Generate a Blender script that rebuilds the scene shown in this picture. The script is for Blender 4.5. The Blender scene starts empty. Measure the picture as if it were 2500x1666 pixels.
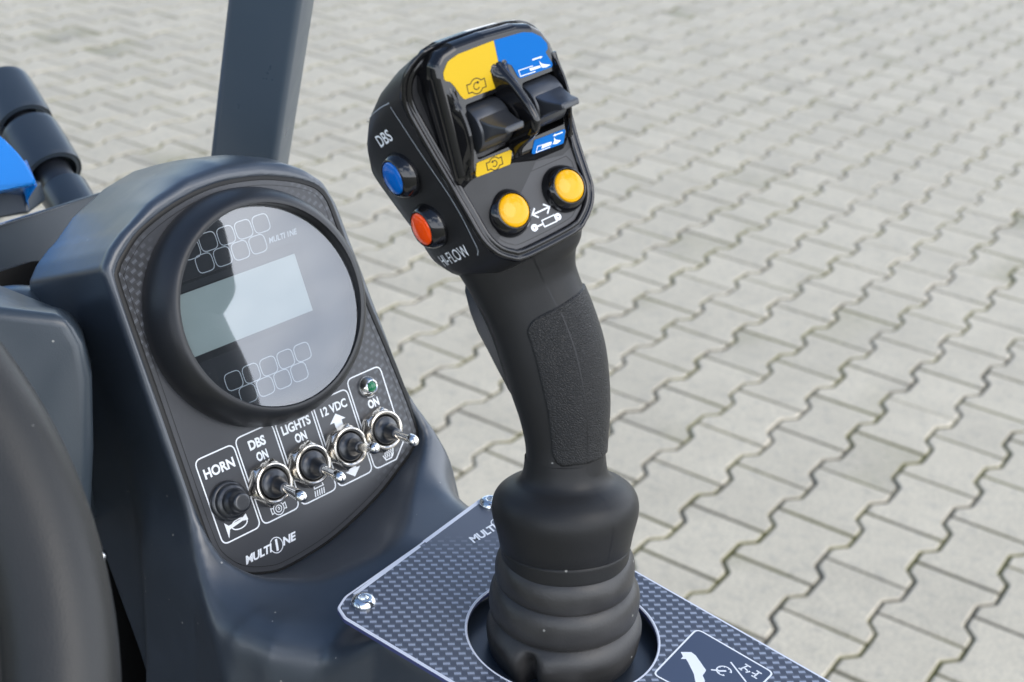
import bpy, bmesh, math, random
import numpy as np
from mathutils import Matrix, Vector

# ------------------------------------------------------------------ camera, sky, sun, exposure
sc = bpy.context.scene
C = sc.collection
cam_d = bpy.data.cameras.new("camera")
cam = bpy.data.objects.new("camera", cam_d)
C.objects.link(cam)
sc.camera = cam
cam_d.sensor_width = 36.0
cam_d.lens = 50.4
cam_d.clip_start = 0.02
cam_d.clip_end = 400.0
# columns: camera right, camera up, camera back, position 1.448 m above the paving
cam.matrix_world = Matrix(((0.995988, -0.038875, -0.080604, 0.0),
                           (0.089489, 0.432672, 0.897099, 0.0),
                           (0.0, 0.900713, -0.434415, 0.0), (0, 0, 0, 1)))
_R = Vector((0.995988, 0.038875, 0.080604))
# rows of the camera-to-world rotation (right, down, forward) -> Blender (right, up, back)
Mr = ((0.995988, 0.089489, 0.0), (0.038875, -0.432672, 0.900713), (0.080604, -0.897099, -0.434415))
cam.matrix_world = Matrix(((Mr[0][0], -Mr[0][1], -Mr[0][2], 0.0),
                           (Mr[1][0], -Mr[1][1], -Mr[1][2], 0.0),
                           (Mr[2][0], -Mr[2][1], -Mr[2][2], 1.448), (0, 0, 0, 1)))
cam_d.dof.use_dof = True
cam_d.dof.focus_distance = 0.60
cam_d.dof.aperture_fstop = 15.0
cam_d.dof.aperture_blades = 7

SUN_EL, SUN_ROT = math.radians(42), math.radians(130)
world = bpy.data.worlds.new("World")
sc.world = world
world.use_nodes = True
wn = world.node_tree
wn.nodes.clear()
wo = wn.nodes.new("ShaderNodeOutputWorld")
wb = wn.nodes.new("ShaderNodeBackground")
sky = wn.nodes.new("ShaderNodeTexSky")
sky.sky_type = 'NISHITA'
sky.sun_disc = False
sky.sun_elevation = SUN_EL
sky.sun_rotation = SUN_ROT
sky.air_density = 1.0
sky.dust_density = 0.8
sky.ozone_density = 1.6
wb.inputs[1].default_value = 0.15
# broken white cloud over the blue, thicker towards the horizon
wtc = wn.nodes.new("ShaderNodeTexCoord")
wmp = wn.nodes.new("ShaderNodeMapping")
wmp.inputs["Scale"].default_value = (1.0, 1.0, 2.2)
wmp.inputs["Location"].default_value = (0.3, 1.7, 0.4)
wnz = wn.nodes.new("ShaderNodeTexNoise")
wnz.inputs["Scale"].default_value = 1.9
wnz.inputs["Detail"].default_value = 6
wnz.inputs["Roughness"].default_value = 0.55
wsx = wn.nodes.new("ShaderNodeSeparateXYZ")
wlow = wn.nodes.new("ShaderNodeMapRange")
wlow.inputs[1].default_value, wlow.inputs[2].default_value = 0.75, 0.05
wlow.inputs[3].default_value, wlow.inputs[4].default_value = -0.06, 0.16
wadd = wn.nodes.new("ShaderNodeMath")
wcov = wn.nodes.new("ShaderNodeMapRange")
wcov.interpolation_type = 'SMOOTHSTEP'
wcov.inputs[1].default_value, wcov.inputs[2].default_value = 0.47, 0.66
wcov.inputs[4].default_value = 0.85
wmix = wn.nodes.new("ShaderNodeMix")
wmix.data_type = 'RGBA'
wmix.inputs[7].default_value = (13.8, 14.5, 15.8, 1)
wn.links.new(wtc.outputs["Generated"], wmp.inputs[0])
wn.links.new(wmp.outputs[0], wnz.inputs["Vector"])
wn.links.new(wtc.outputs["Generated"], wsx.inputs[0])
wn.links.new(wsx.outputs[2], wlow.inputs[0])
wn.links.new(wnz.outputs[0], wadd.inputs[0])
wn.links.new(wlow.outputs[0], wadd.inputs[1])
wdot = wn.nodes.new("ShaderNodeVectorMath")
wdot.operation = 'DOT_PRODUCT'
wdot.inputs[1].default_value = (0.155, -0.085, 0.0)      # more cloud on the sun's side, added to brighten the glass reflection
wadd2 = wn.nodes.new("ShaderNodeMath")
wn.links.new(wtc.outputs["Generated"], wdot.inputs[0])
wn.links.new(wadd.outputs[0], wadd2.inputs[0])
wn.links.new(wdot.outputs["Value"], wadd2.inputs[1])
wn.links.new(wadd2.outputs[0], wcov.inputs[0])
wn.links.new(wcov.outputs[0], wmix.inputs[0])
wn.links.new(sky.outputs[0], wmix.inputs[6])
wn.links.new(wmix.outputs[2], wb.inputs[0])
wn.links.new(wb.outputs[0], wo.inputs[0])

sun_d = bpy.data.lights.new("sun", 'SUN')
sun_d.energy = 0.5
sun_d.angle = math.radians(35)
sun_d.color = (1.0, 0.91, 0.78)
sun = bpy.data.objects.new("sun", sun_d)
C.objects.link(sun)
sdir = Vector((math.sin(SUN_ROT) * math.cos(SUN_EL), math.cos(SUN_ROT) * math.cos(SUN_EL), math.sin(SUN_EL)))
sun.rotation_euler = sdir.to_track_quat('Z', 'Y').to_euler()
sun.location = sdir * 10

sc.view_settings.view_transform = 'Standard'
sc.view_settings.look = 'None'
sc.view_settings.exposure = 0.62
sc.view_settings.gamma = 1.0
sc.view_settings.use_curve_mapping = False

# ------------------------------------------------------------------ frames (local axes in columns, metres)
def FR(rows):
    return Matrix((rows[0], rows[1], rows[2], (0, 0, 0, 1)))

HEAD = FR([[0.730061, -0.499703, 0.466164, 0.005665], [0.653107, 0.309396, -0.691176, 0.491467], [0.201153, 0.809056, 0.552238, 1.269991]])
FACE = FR([[0.730061, -0.288688, 0.619412, 0.000767], [0.653107, 0.027948, -0.75675, 0.492688], [0.201153, 0.957015, 0.208948, 1.283803]])
PANEL = FR([[0.689349, -0.365516, 0.625457, -0.118203], [0.718402, 0.233782, -0.655167, 0.582988], [0.093253, 0.900969, 0.423744, 1.172835]])
PLATE = FR([[0.862391, 0.506243, 0.0, 0.02996], [-0.506243, 0.862391, 0.0, 0.472482], [0.0, 0.0, 1.0, 1.092511]])
WORLD = Matrix.Identity(4)
WM = {}                                                    # world matrix of everything built

# ------------------------------------------------------------------ materials
MATS = {}
def nodes(name):
    m = bpy.data.materials.new(name)
    m.use_nodes = True
    nt = m.node_tree
    b = nt.nodes["Principled BSDF"]
    return m, nt, b

def N(nt, kind, **kw):
    n = nt.nodes.new(kind)
    for k, v in kw.items():
        if k.startswith("i_"):
            n.inputs[int(k[2:])].default_value = v
        else:
            setattr(n, k, v)
    return n

def math_n(nt, op, a, b=None, c=None):
    n = nt.nodes.new("ShaderNodeMath")
    n.operation = op
    for i, v in enumerate((a, b, c)):
        if v is None:
            continue
        if isinstance(v, (int, float)):
            n.inputs[i].default_value = v
        else:
            nt.links.new(v, n.inputs[i])
    return n.outputs[0]

def mix_c(nt, fac, a, b):
    n = nt.nodes.new("ShaderNodeMix")
    n.data_type = 'RGBA'
    if isinstance(fac, (int, float)):
        n.inputs[0].default_value = fac
    else:
        nt.links.new(fac, n.inputs[0])
    for i, v in ((6, a), (7, b)):
        if isinstance(v, tuple):
            n.inputs[i].default_value = (*v, 1)
        else:
            nt.links.new(v, n.inputs[i])
    return n.outputs[2]

def ramp(nt, val, a, b):
    n = nt.nodes.new("ShaderNodeMapRange")
    n.inputs[1].default_value = a
    n.inputs[2].default_value = b
    nt.links.new(val, n.inputs[0])
    return n.outputs[0]

def plastic(name, col, rough, spec=0.5, grain=0.0, grain_scale=2500, dust=0.0, mottle=0.0, coat=0.0):
    """moulded plastic: slight roughness variation, a fine grain bump and a few dust specks"""
    m, nt, b = nodes(name)
    tc = N(nt, "ShaderNodeTexCoord")
    base = (*col, 1)
    b.inputs["Base Color"].default_value = base
    b.inputs["Specular IOR Level"].default_value = spec
    nz = N(nt, "ShaderNodeTexNoise")
    nz.inputs["Scale"].default_value = 60
    nz.inputs["Detail"].default_value = 4
    nt.links.new(tc.outputs["Object"], nz.inputs["Vector"])
    r = math_n(nt, 'MULTIPLY_ADD', nz.outputs[0], rough * 0.5, rough * 0.75)
    nt.links.new(r, b.inputs["Roughness"])
    colsock = None
    if mottle:
        colsock = mix_c(nt, math_n(nt, 'MULTIPLY', ramp(nt, nz.outputs[0], 0.35, 0.7), mottle), col, tuple(min(1, c * 1.8 + 0.01) for c in col))
    if dust:
        vo = N(nt, "ShaderNodeTexVoronoi")
        vo.inputs["Scale"].default_value = 260
        nt.links.new(tc.outputs["Object"], vo.inputs["Vector"])
        sep = N(nt, "ShaderNodeSeparateColor")
        nt.links.new(vo.outputs["Color"], sep.inputs[0])
        spot = math_n(nt, 'MULTIPLY', math_n(nt, 'LESS_THAN', vo.outputs["Distance"], 0.13), math_n(nt, 'GREATER_THAN', sep.outputs[0], 1 - dust))
        colsock = mix_c(nt, math_n(nt, 'MULTIPLY', spot, 0.5), colsock if colsock else col, (0.45, 0.44, 0.4))
    if colsock:
        nt.links.new(colsock, b.inputs["Base Color"])
    if coat:
        b.inputs["Coat Weight"].default_value = coat
        b.inputs["Coat Roughness"].default_value = 0.06
    if grain:
        g = N(nt, "ShaderNodeTexNoise")
        g.inputs["Scale"].default_value = grain_scale
        nt.links.new(tc.outputs["Object"], g.inputs["Vector"])
        bp = N(nt, "ShaderNodeBump")
        bp.inputs["Strength"].default_value = grain
        bp.inputs["Distance"].default_value = 0.0003
        nt.links.new(g.outputs[0], bp.inputs["Height"])
        nt.links.new(bp.outputs[0], b.inputs["Normal"])
    MATS[name] = m
    return m

plastic("housing_plastic", (0.028, 0.037, 0.050), 0.33, 0.95, 0.12, 1400, dust=0.05, mottle=0.15)
plastic("cover_plastic", (0.032, 0.043, 0.054), 0.32, 0.6, 0.1, 1400, dust=0.06)
plastic("sheet_paint", (0.032, 0.043, 0.055), 0.33, 0.5)
plastic("post_paint", (0.050, 0.070, 0.093), 0.30, 0.6)
plastic("grip_plastic", (0.017, 0.017, 0.017), 0.42, 0.24, 0.25, 2600, dust=0.03)
plastic("shell_plastic", (0.014, 0.014, 0.015), 0.42, 0.45, 0.25, 3200, dust=0.02)
plastic("gloss_black", (0.006, 0.006, 0.007), 0.06, 0.6)
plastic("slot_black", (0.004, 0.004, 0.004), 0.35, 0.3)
plastic("roller_plastic", (0.028, 0.031, 0.037), 0.33, 0.9, 0.1, 3000)
plastic("button_panel_film", (0.030, 0.031, 0.034), 0.40, 0.5, 0.3, 3200)
plastic("bellows_rubber", (0.022, 0.021, 0.020), 0.42, 0.48, 0.3, 900, dust=0.03, mottle=0.6)
plastic("switch_rubber", (0.013, 0.015, 0.019), 0.32, 0.9)
plastic("bezel_rubber", (0.014, 0.015, 0.017), 0.38, 0.55, 0.2, 2200)
plastic("wheel_foam", (0.020, 0.020, 0.019), 0.40, 0.36, 0.35, 1500, dust=0.05, mottle=0.1)
plastic("groove_black", (0.005, 0.005, 0.006), 0.3, 0.4)
plastic("print_white", (0.78, 0.80, 0.82), 0.45, 0.3)
plastic("print_grey", (0.40, 0.43, 0.46), 0.45, 0.3)
plastic("print_black", (0.012, 0.010, 0.006), 0.5, 0.3)
plastic("label_yellow", (0.60, 0.385, 0.010), 0.34, 0.18)
plastic("label_blue", (0.0, 0.125, 0.43), 0.34, 0.10)
plastic("cap_yellow", (0.72, 0.355, 0.001), 0.05, 0.36)
plastic("cap_blue", (0.0, 0.115, 0.46), 0.10, 0.5)
plastic("cap_orange", (0.90, 0.075, 0.004), 0.10, 0.5)
plastic("lamp_green", (0.0, 0.16, 0.06), 0.08, 0.6)
plastic("blue_paint", (0.0, 0.20, 0.64), 0.28, 0.3)
plastic("pale_edge_sheen", (0.66, 0.68, 0.74), 0.4, 0.4)  # white laminate core, also painting the sheen of reflecting edges
plastic("plate_side", (0.05, 0.06, 0.16), 0.35, 0.5)  # blue puts the sides' shade and reflection into the colour
plastic("plate_plain", (0.045, 0.062, 0.105), 0.32, 0.5)
plastic("dial_black", (0.016, 0.018, 0.023), 0.4, 0.3)
plastic("dial_dark", (0.006, 0.007, 0.010), 0.4, 0.3)
plastic("lcd_grey", (0.29, 0.335, 0.32), 0.5, 0.3)
plastic("sand_joint", (0.14, 0.13, 0.11), 0.9, 0.1)

def metal(name, col, rough):
    m, nt, b = nodes(name)
    b.inputs["Base Color"].default_value = (*col, 1)
    b.inputs["Metallic"].default_value = 1
    tc = N(nt, "ShaderNodeTexCoord")
    nz = N(nt, "ShaderNodeTexNoise")
    nz.inputs["Scale"].default_value = 400
    nt.links.new(tc.outputs["Object"], nz.inputs["Vector"])
    nt.links.new(math_n(nt, 'MULTIPLY_ADD', nz.outputs[0], rough, rough * 0.5), b.inputs["Roughness"])
    MATS[name] = m
metal("chrome", (0.88, 0.87, 0.84), 0.07)
metal("nickel", (0.76, 0.71, 0.63), 0.20)
metal("zinc_screw", (0.75, 0.78, 0.80), 0.18)

def leather():
    m, nt, b = nodes("leather_grain")
    tc = N(nt, "ShaderNodeTexCoord")
    mp = N(nt, "ShaderNodeMapping")
    mp.inputs["Scale"].default_value = (1, 1, 1.4)
    nt.links.new(tc.outputs["Object"], mp.inputs[0])
    nz = N(nt, "ShaderNodeTexNoise")
    nz.inputs["Scale"].default_value = 500
    nt.links.new(mp.outputs[0], nz.inputs["Vector"])
    vm = N(nt, "ShaderNodeVectorMath", operation='MULTIPLY_ADD')
    nt.links.new(nz.outputs["Color"], vm.inputs[0])
    vm.inputs[1].default_value = (0.0009,) * 3
    nt.links.new(mp.outputs[0], vm.inputs[2])
    vo = N(nt, "ShaderNodeTexVoronoi", feature='DISTANCE_TO_EDGE')
    vo.inputs["Scale"].default_value = 860
    nt.links.new(vm.outputs[0], vo.inputs["Vector"])
    h = ramp(nt, vo.outputs["Distance"], 0.0, 0.22)
    bp = N(nt, "ShaderNodeBump")
    bp.inputs["Strength"].default_value = 0.45
    bp.inputs["Distance"].default_value = 0.0005
    nt.links.new(h, bp.inputs["Height"])
    nt.links.new(bp.outputs[0], b.inputs["Normal"])
    b.inputs["Base Color"].default_value = (0.016, 0.016, 0.016, 1)
    b.inputs["Roughness"].default_value = 0.40
    b.inputs["Specular IOR Level"].default_value = 0.26
    MATS["leather_grain"] = m
leather()

def carbon(name, base, dark, dash, mask, rot, pu, pv, coat=0.0, rough=0.3):
    """printed carbon-weave film: rows of short light dashes with darker bars between them;
    mask(nt, x, y) gives where the weave is printed (object space, metres)"""
    m, nt, b = nodes(name)
    tc = N(nt, "ShaderNodeTexCoord")
    sx = N(nt, "ShaderNodeSeparateXYZ")
    nt.links.new(tc.outputs["Object"], sx.inputs[0])
    x, y = sx.outputs[0], sx.outputs[1]
    c, s = math.cos(rot), math.sin(rot)
    u = math_n(nt, 'DIVIDE', math_n(nt, 'ADD', math_n(nt, 'MULTIPLY', x, c), math_n(nt, 'MULTIPLY', y, s)), pu)
    v = math_n(nt, 'DIVIDE', math_n(nt, 'SUBTRACT', math_n(nt, 'MULTIPLY', y, c), math_n(nt, 'MULTIPLY', x, s)), pv)
    row = math_n(nt, 'FLOOR', v)
    fv = math_n(nt, 'FRACT', v)
    fu = math_n(nt, 'FRACT', math_n(nt, 'ADD', u, math_n(nt, 'MULTIPLY', row, 0.36)))
    is_d = math_n(nt, 'MULTIPLY', math_n(nt, 'LESS_THAN', fu, 0.52),
                  math_n(nt, 'MULTIPLY', math_n(nt, 'GREATER_THAN', fv, 0.28), math_n(nt, 'LESS_THAN', fv, 0.72)))
    is_b = math_n(nt, 'GREATER_THAN', fu, 0.56)
    k = mask(nt, x, y)
    nz = N(nt, "ShaderNodeTexNoise")
    nz.inputs["Scale"].default_value = 900
    nt.links.new(tc.outputs["Object"], nz.inputs["Vector"])
    g = math_n(nt, 'MULTIPLY_ADD', nz.outputs[0], 0.5, 0.75)
    c1 = mix_c(nt, math_n(nt, 'MULTIPLY', is_b, k), base, dark)
    c2 = mix_c(nt, math_n(nt, 'MULTIPLY', math_n(nt, 'MULTIPLY', is_d, k), g), c1, dash)
    nt.links.new(c2, b.inputs["Base Color"])
    b.inputs["Roughness"].default_value = rough
    b.inputs["Specular IOR Level"].default_value = 0.5
    b.inputs["Coat Weight"].default_value = coat
    b.inputs["Coat Roughness"].default_value = 0.15
    gn = N(nt, "ShaderNodeTexNoise")
    gn.inputs["Scale"].default_value = 3000
    nt.links.new(tc.outputs["Object"], gn.inputs["Vector"])
    bp = N(nt, "ShaderNodeBump")
    bp.inputs["Strength"].default_value = 0.15
    bp.inputs["Distance"].default_value = 0.0003
    nt.links.new(gn.outputs[0], bp.inputs["Height"])
    nt.links.new(bp.outputs[0], b.inputs["Normal"])
    MATS[name] = m

def mask_plate(nt, x, y):
    # weave fades out towards the plain strip with the name at the upper left edge
    d = math_n(nt, 'SUBTRACT', y, math_n(nt, 'MULTIPLY', x, 0.9))
    far = ramp(nt, d, 0.094, 0.070)
    right = ramp(nt, x, -0.012, 0.010)
    return math_n(nt, 'MAXIMUM', far, right)
carbon("plate_film", (0.075, 0.085, 0.110), (0.045, 0.053, 0.075), (0.27, 0.30, 0.37), mask_plate, math.radians(40), 0.0052, 0.0030, coat=0.3)

def mask_panel(nt, x, y):
    a = ramp(nt, math_n(nt, 'SUBTRACT', math_n(nt, 'MULTIPLY', x, -1), math_n(nt, 'MULTIPLY', y, 0.5)), 0.012, 0.028)
    up = ramp(nt, y, -0.015, 0.0)
    b_ = ramp(nt, x, 0.030, 0.050)
    return math_n(nt, 'MAXIMUM', math_n(nt, 'MULTIPLY', a, up), math_n(nt, 'MULTIPLY', b_, 0.7))
carbon("panel_film", (0.038, 0.040, 0.045), (0.026, 0.027, 0.030), (0.088, 0.094, 0.105), mask_panel, math.radians(20), 0.0046, 0.0028)

def glass():
    m, nt, b = nodes("cover_glass")
    nt.nodes.remove(b)
    out = nt.nodes["Material Output"]
    tr = N(nt, "ShaderNodeBsdfTransparent")
    tr.inputs[0].default_value = (0.93, 0.95, 0.96, 1)
    gl = N(nt, "ShaderNodeBsdfGlossy")
    gl.inputs["Roughness"].default_value = 0.03
    fr = N(nt, "ShaderNodeFresnel")
    fr.inputs[0].default_value = 2.6
    mx = N(nt, "ShaderNodeMixShader")
    gb = N(nt, "ShaderNodeNewGeometry")
    front = math_n(nt, 'SUBTRACT', 1.0, gb.outputs["Backfacing"])
    nt.links.new(math_n(nt, 'MULTIPLY', fr.outputs[0], front), mx.inputs[0])
    nt.links.new(tr.outputs[0], mx.inputs[1])
    nt.links.new(gl.outputs[0], mx.inputs[2])
    nt.links.new(mx.outputs[0], out.inputs[0])
    MATS["cover_glass"] = m
glass()

def concrete():
    m, nt, b = nodes("paver_concrete")
    tc = N(nt, "ShaderNodeTexCoord")
    geo = N(nt, "ShaderNodeNewGeometry")
    n1 = N(nt, "ShaderNodeTexNoise")
    n1.inputs["Scale"].default_value = 9
    n1.inputs["Detail"].default_value = 6
    nt.links.new(tc.outputs["Object"], n1.inputs["Vector"])
    n2 = N(nt, "ShaderNodeTexNoise")
    n2.inputs["Scale"].default_value = 170
    n2.inputs["Detail"].default_value = 3
    nt.links.new(tc.outputs["Object"], n2.inputs["Vector"])
    n3 = N(nt, "ShaderNodeTexNoise")
    n3.inputs["Scale"].default_value = 38
    n3.inputs["Detail"].default_value = 5
    nt.links.new(tc.outputs["Object"], n3.inputs["Vector"])
    r = math_n(nt, 'MULTIPLY_ADD', geo.outputs["Random Per Island"], 0.11, 0.945)
    r = math_n(nt, 'MULTIPLY', r, math_n(nt, 'MULTIPLY_ADD', n1.outputs[0], 0.30, 0.85))
    r = math_n(nt, 'MULTIPLY', r, math_n(nt, 'MULTIPLY_ADD', n2.outputs[0], 1.1, 0.45))
    stain = ramp(nt, n3.outputs[0], 0.52, 0.74)
    col = mix_c(nt, math_n(nt, 'MULTIPLY', stain, 0.55), (0.525, 0.462, 0.345), (0.33, 0.30, 0.24))
    vm = N(nt, "ShaderNodeVectorMath", operation='SCALE')
    nt.links.new(col, vm.inputs[0])
    nt.links.new(r, vm.inputs[3])
    # grime and moss on the chamfers and edges of the stones
    sx = N(nt, "ShaderNodeSeparateXYZ")
    nt.links.new(geo.outputs["Position"], sx.inputs[0])
    low = ramp(nt, sx.outputs[2], -0.0009, -0.0030)
    n4 = N(nt, "ShaderNodeTexNoise")
    n4.inputs["Scale"].default_value = 5.5
    n4.inputs["Detail"].default_value = 3
    nt.links.new(tc.outputs["Object"], n4.inputs["Vector"])
    moss = ramp(nt, n4.outputs[0], 0.43, 0.56)
    grime = mix_c(nt, moss, (0.135, 0.120, 0.088), (0.125, 0.118, 0.018))
    col2 = mix_c(nt, math_n(nt, 'MULTIPLY', low, 0.9), vm.outputs[0], grime)
    nt.links.new(col2, b.inputs["Base Color"])
    b.inputs["Roughness"].default_value = 0.62
    b.inputs["Specular IOR Level"].default_value = 0.6
    bp = N(nt, "ShaderNodeBump")
    bp.inputs["Strength"].default_value = 0.3
    bp.inputs["Distance"].default_value = 0.001
    nt.links.new(n2.outputs[0], bp.inputs["Height"])
    nt.links.new(bp.outputs[0], b.inputs["Normal"])
    MATS["paver_concrete"] = m

    m, nt, b = nodes("joint_sand")
    tc = N(nt, "ShaderNodeTexCoord")
    n4 = N(nt, "ShaderNodeTexNoise")
    n4.inputs["Scale"].default_value = 5.5
    n4.inputs["Detail"].default_value = 3
    nt.links.new(tc.outputs["Object"], n4.inputs["Vector"])
    n5 = N(nt, "ShaderNodeTexNoise")
    n5.inputs["Scale"].default_value = 150
    nt.links.new(tc.outputs["Object"], n5.inputs["Vector"])
    moss = ramp(nt, n4.outputs[0], 0.43, 0.56)
    c1 = mix_c(nt, n5.outputs[0], (0.05, 0.05, 0.045), (0.11, 0.105, 0.09))
    c2 = mix_c(nt, n5.outputs[0], (0.05, 0.055, 0.008), (0.15, 0.14, 0.03))
    nt.links.new(mix_c(nt, moss, c1, c2), b.inputs["Base Color"])
    b.inputs["Roughness"].default_value = 0.95
    MATS["joint_sand"] = m
concrete()

# ------------------------------------------------------------------ builders
MM = 0.001
def link(name, me, mats, parent=None, frame=WORLD, smooth=None):
    o = bpy.data.objects.new(name, me)
    C.objects.link(o)
    for m in (mats if isinstance(mats, (list, tuple)) else [mats]):
        me.materials.append(MATS[m])
    if parent is not None:
        o.parent = parent
        o.matrix_parent_inverse = WM[parent].inverted()
    o.matrix_basis = frame
    WM[o] = frame.copy()
    if smooth is not None:
        me.polygons.foreach_set("use_smooth", [True] * len(me.polygons))
        if smooth < 179:
            me.set_sharp_from_angle(angle=math.radians(smooth))
    return o

def mesh(name, verts, faces, mats, parent=None, frame=WORLD, smooth=None, unit=MM, mi=None, fix=True):
    me = bpy.data.meshes.new(name)
    me.from_pydata([tuple(float(c) * unit for c in v) for v in verts], [], faces)
    if mi is not None:
        me.polygons.foreach_set("material_index", mi)
    if fix:
        bm = bmesh.new()
        bm.from_mesh(me)
        bmesh.ops.recalc_face_normals(bm, faces=bm.faces)
        bm.to_mesh(me)
        bm.free()
    me.update()
    return link(name, me, mats, parent, frame, smooth)

class Geo:
    def __init__(self):
        self.v, self.f, self.m = [], [], []
    def add(self, verts, faces, mat=0):
        n = len(self.v)
        self.v += [tuple(p) for p in verts]
        self.f += [tuple(i + n for i in f) for f in faces]
        self.m += [mat] * len(faces)
        return self
    def rings(self, rings, cap0=True, cap1=True, closed=True, mat=0):
        n = len(rings[0])
        vs = [p for r in rings for p in r]
        fs = []
        for k in range(len(rings) - 1):
            for i in range(n if closed else n - 1):
                j = (i + 1) % n
                fs.append((k * n + i, k * n + j, (k + 1) * n + j, (k + 1) * n + i))
        if cap0:
            fs.append(tuple(range(n))[::-1])
        if cap1:
            fs.append(tuple((len(rings) - 1) * n + i for i in range(n)))
        return self.add(vs, fs, mat)
    def lathe(self, prof, c=(0, 0, 0), axis='z', seg=48, cap0=False, cap1=False, mat=0):
        rings = []
        for r, h in prof:
            ring = []
            for i in range(seg):
                a = 2 * math.pi * i / seg
                p = (r * math.cos(a), r * math.sin(a), h)
                if axis == 'x-':
                    p = (-h, p[0], p[1])
                if axis == 'x':
                    p = (h, p[0], p[1])
                ring.append((p[0] + c[0], p[1] + c[1], p[2] + c[2]))
            rings.append(ring)
        return self.rings(rings, cap0, cap1, True, mat)
    def poly(self, pts, z, mat=0):
        return self.add([(x, y, z) for x, y in pts], [tuple(range(len(pts)))], mat)
    def prism(self, pts, z0, z1, bev=0.0, mat=0):
        if bev:
            ins = inset(pts, bev)
            rings = [[(x, y, z0) for x, y in pts], [(x, y, z1 - bev) for x, y in pts], [(x, y, z1) for x, y in ins]]
        else:
            rings = [[(x, y, z0) for x, y in pts], [(x, y, z1) for x, y in pts]]
        return self.rings(rings, mat=mat)
    def strip(self, pts, w, z, closed=False, mat=0, h=0.0):
        """flat printed line of width w through pts"""
        P = [Vector(p) for p in pts]
        n = len(P)
        L, R = [], []
        for i in range(n):
            a = P[i - 1] if (i > 0 or closed) else None
            b = P[(i + 1) % n] if (i < n - 1 or closed) else None
            d1 = (P[i] - a).normalized() if a is not None else None
            d2 = (b - P[i]).normalized() if b is not None else None
            if d1 is None: d1 = d2
            if d2 is None: d2 = d1
            t = (d1 + d2)
            t = t.normalized() if t.length > 1e-6 else d1
            nn = Vector((-t.y, t.x))
            k = 1 / max(0.4, nn.dot(Vector((-d1.y, d1.x))))
            L.append(P[i] + nn * w / 2 * k)
            R.append(P[i] - nn * w / 2 * k)
        vs = [(p.x, p.y, z) for p in L] + [(p.x, p.y, z) for p in R]
        fs = []
        for i in range(n if closed else n - 1):
            j = (i + 1) % n
            fs.append((i, n + i, n + j, j))
        return self.add(vs, fs, mat)
    def build(self, name, mats, parent=None, frame=WORLD, smooth=None, unit=MM, fix=True):
        return mesh(name, self.v, self.f, mats, parent, frame, smooth, unit, self.m, fix)

def inset(pts, d):
    n = len(pts)
    area = sum(pts[i][0] * pts[(i + 1) % n][1] - pts[(i + 1) % n][0] * pts[i][1] for i in range(n))
    s = 1 if area > 0 else -1
    out = []
    for i in range(n):
        p0, p1, p2 = Vector(pts[i - 1]), Vector(pts[i]), Vector(pts[(i + 1) % n])
        d1, d2 = (p1 - p0).normalized(), (p2 - p1).normalized()
        n1, n2 = Vector((-d1.y, d1.x)) * s, Vector((-d2.y, d2.x)) * s
        b = (n1 + n2)
        b = b.normalized() if b.length > 1e-6 else n1
        k = 1 / max(0.5, b.dot(n1))
        q = p1 + b * d * k
        out.append((q.x, q.y))
    return out

def smooth_poly(pts, step=1.5, closed=True, tension=0.5):
    """Catmull-Rom through pts"""
    P = [np.array(p, float) for p in pts]
    n = len(P)
    out = []
    for i in range(n if closed else n - 1):
        p0 = P[i - 1] if (closed or i > 0) else P[i]
        p1, p2 = P[i], P[(i + 1) % n]
        p3 = P[(i + 2) % n] if (closed or i < n - 2) else P[i + 1]
        m = max(1, int(np.linalg.norm(p2 - p1) / step))
        for k in range(m):
            t = k / m
            q = 0.5 * ((2 * p1) + (-p0 + p2) * t + (2 * p0 - 5 * p1 + 4 * p2 - p3) * t * t + (-p0 + 3 * p1 - 3 * p2 + p3) * t ** 3)
            out.append(tuple(q))
    if not closed:
        out.append(tuple(P[-1]))
    return out

def round_poly(pts, r, seg=5):
    """polygon with its corners rounded to radius r (number or list)"""
    n = len(pts)
    out = []
    for i in range(n):
        p0, p1, p2 = Vector(pts[i - 1]), Vector(pts[i]), Vector(pts[(i + 1) % n])
        rr = r[i] if isinstance(r, (list, tuple)) else r
        d1, d2 = (p0 - p1), (p2 - p1)
        if rr <= 0:
            out.append(tuple(p1))
            continue
        ang = d1.angle(d2)
        t = min(rr / math.tan(ang / 2), d1.length * 0.48, d2.length * 0.48)
        a, b = p1 + d1.normalized() * t, p1 + d2.normalized() * t
        for k in range(seg + 1):
            s = k / seg
            q = a * (1 - s) ** 2 + p1 * 2 * s * (1 - s) + b * s * s
            out.append((q.x, q.y))
    return out

def empty(name, loc, label, cat, group=None):
    o = bpy.data.objects.new(name, None)
    C.objects.link(o)
    o.empty_display_size = 0.02
    o.location = loc
    o['label'] = label
    o['category'] = cat
    if group:
        o['group'] = group
    WM[o] = Matrix.Translation(loc)
    return o

def text_mesh(body, bold=0.0, shear=0.0, space=1.0):
    cu = bpy.data.curves.new("letters", 'FONT')
    cu.body = body
    cu.size = 1.0
    cu.offset = bold
    cu.shear = shear
    cu.space_character = space
    cu.fill_mode = 'FRONT'
    cu.resolution_u = 4
    o = bpy.data.objects.new("letters", cu)
    C.objects.link(o)
    bpy.context.view_layer.update()
    me = bpy.data.meshes.new_from_object(o.evaluated_get(bpy.context.evaluated_depsgraph_get()))
    bpy.data.objects.remove(o)
    bpy.data.curves.remove(cu)
    v = [tuple(p.co) for p in me.vertices]
    f = [tuple(p.vertices) for p in me.polygons]
    bpy.data.meshes.remove(me)
    return v, f

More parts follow.
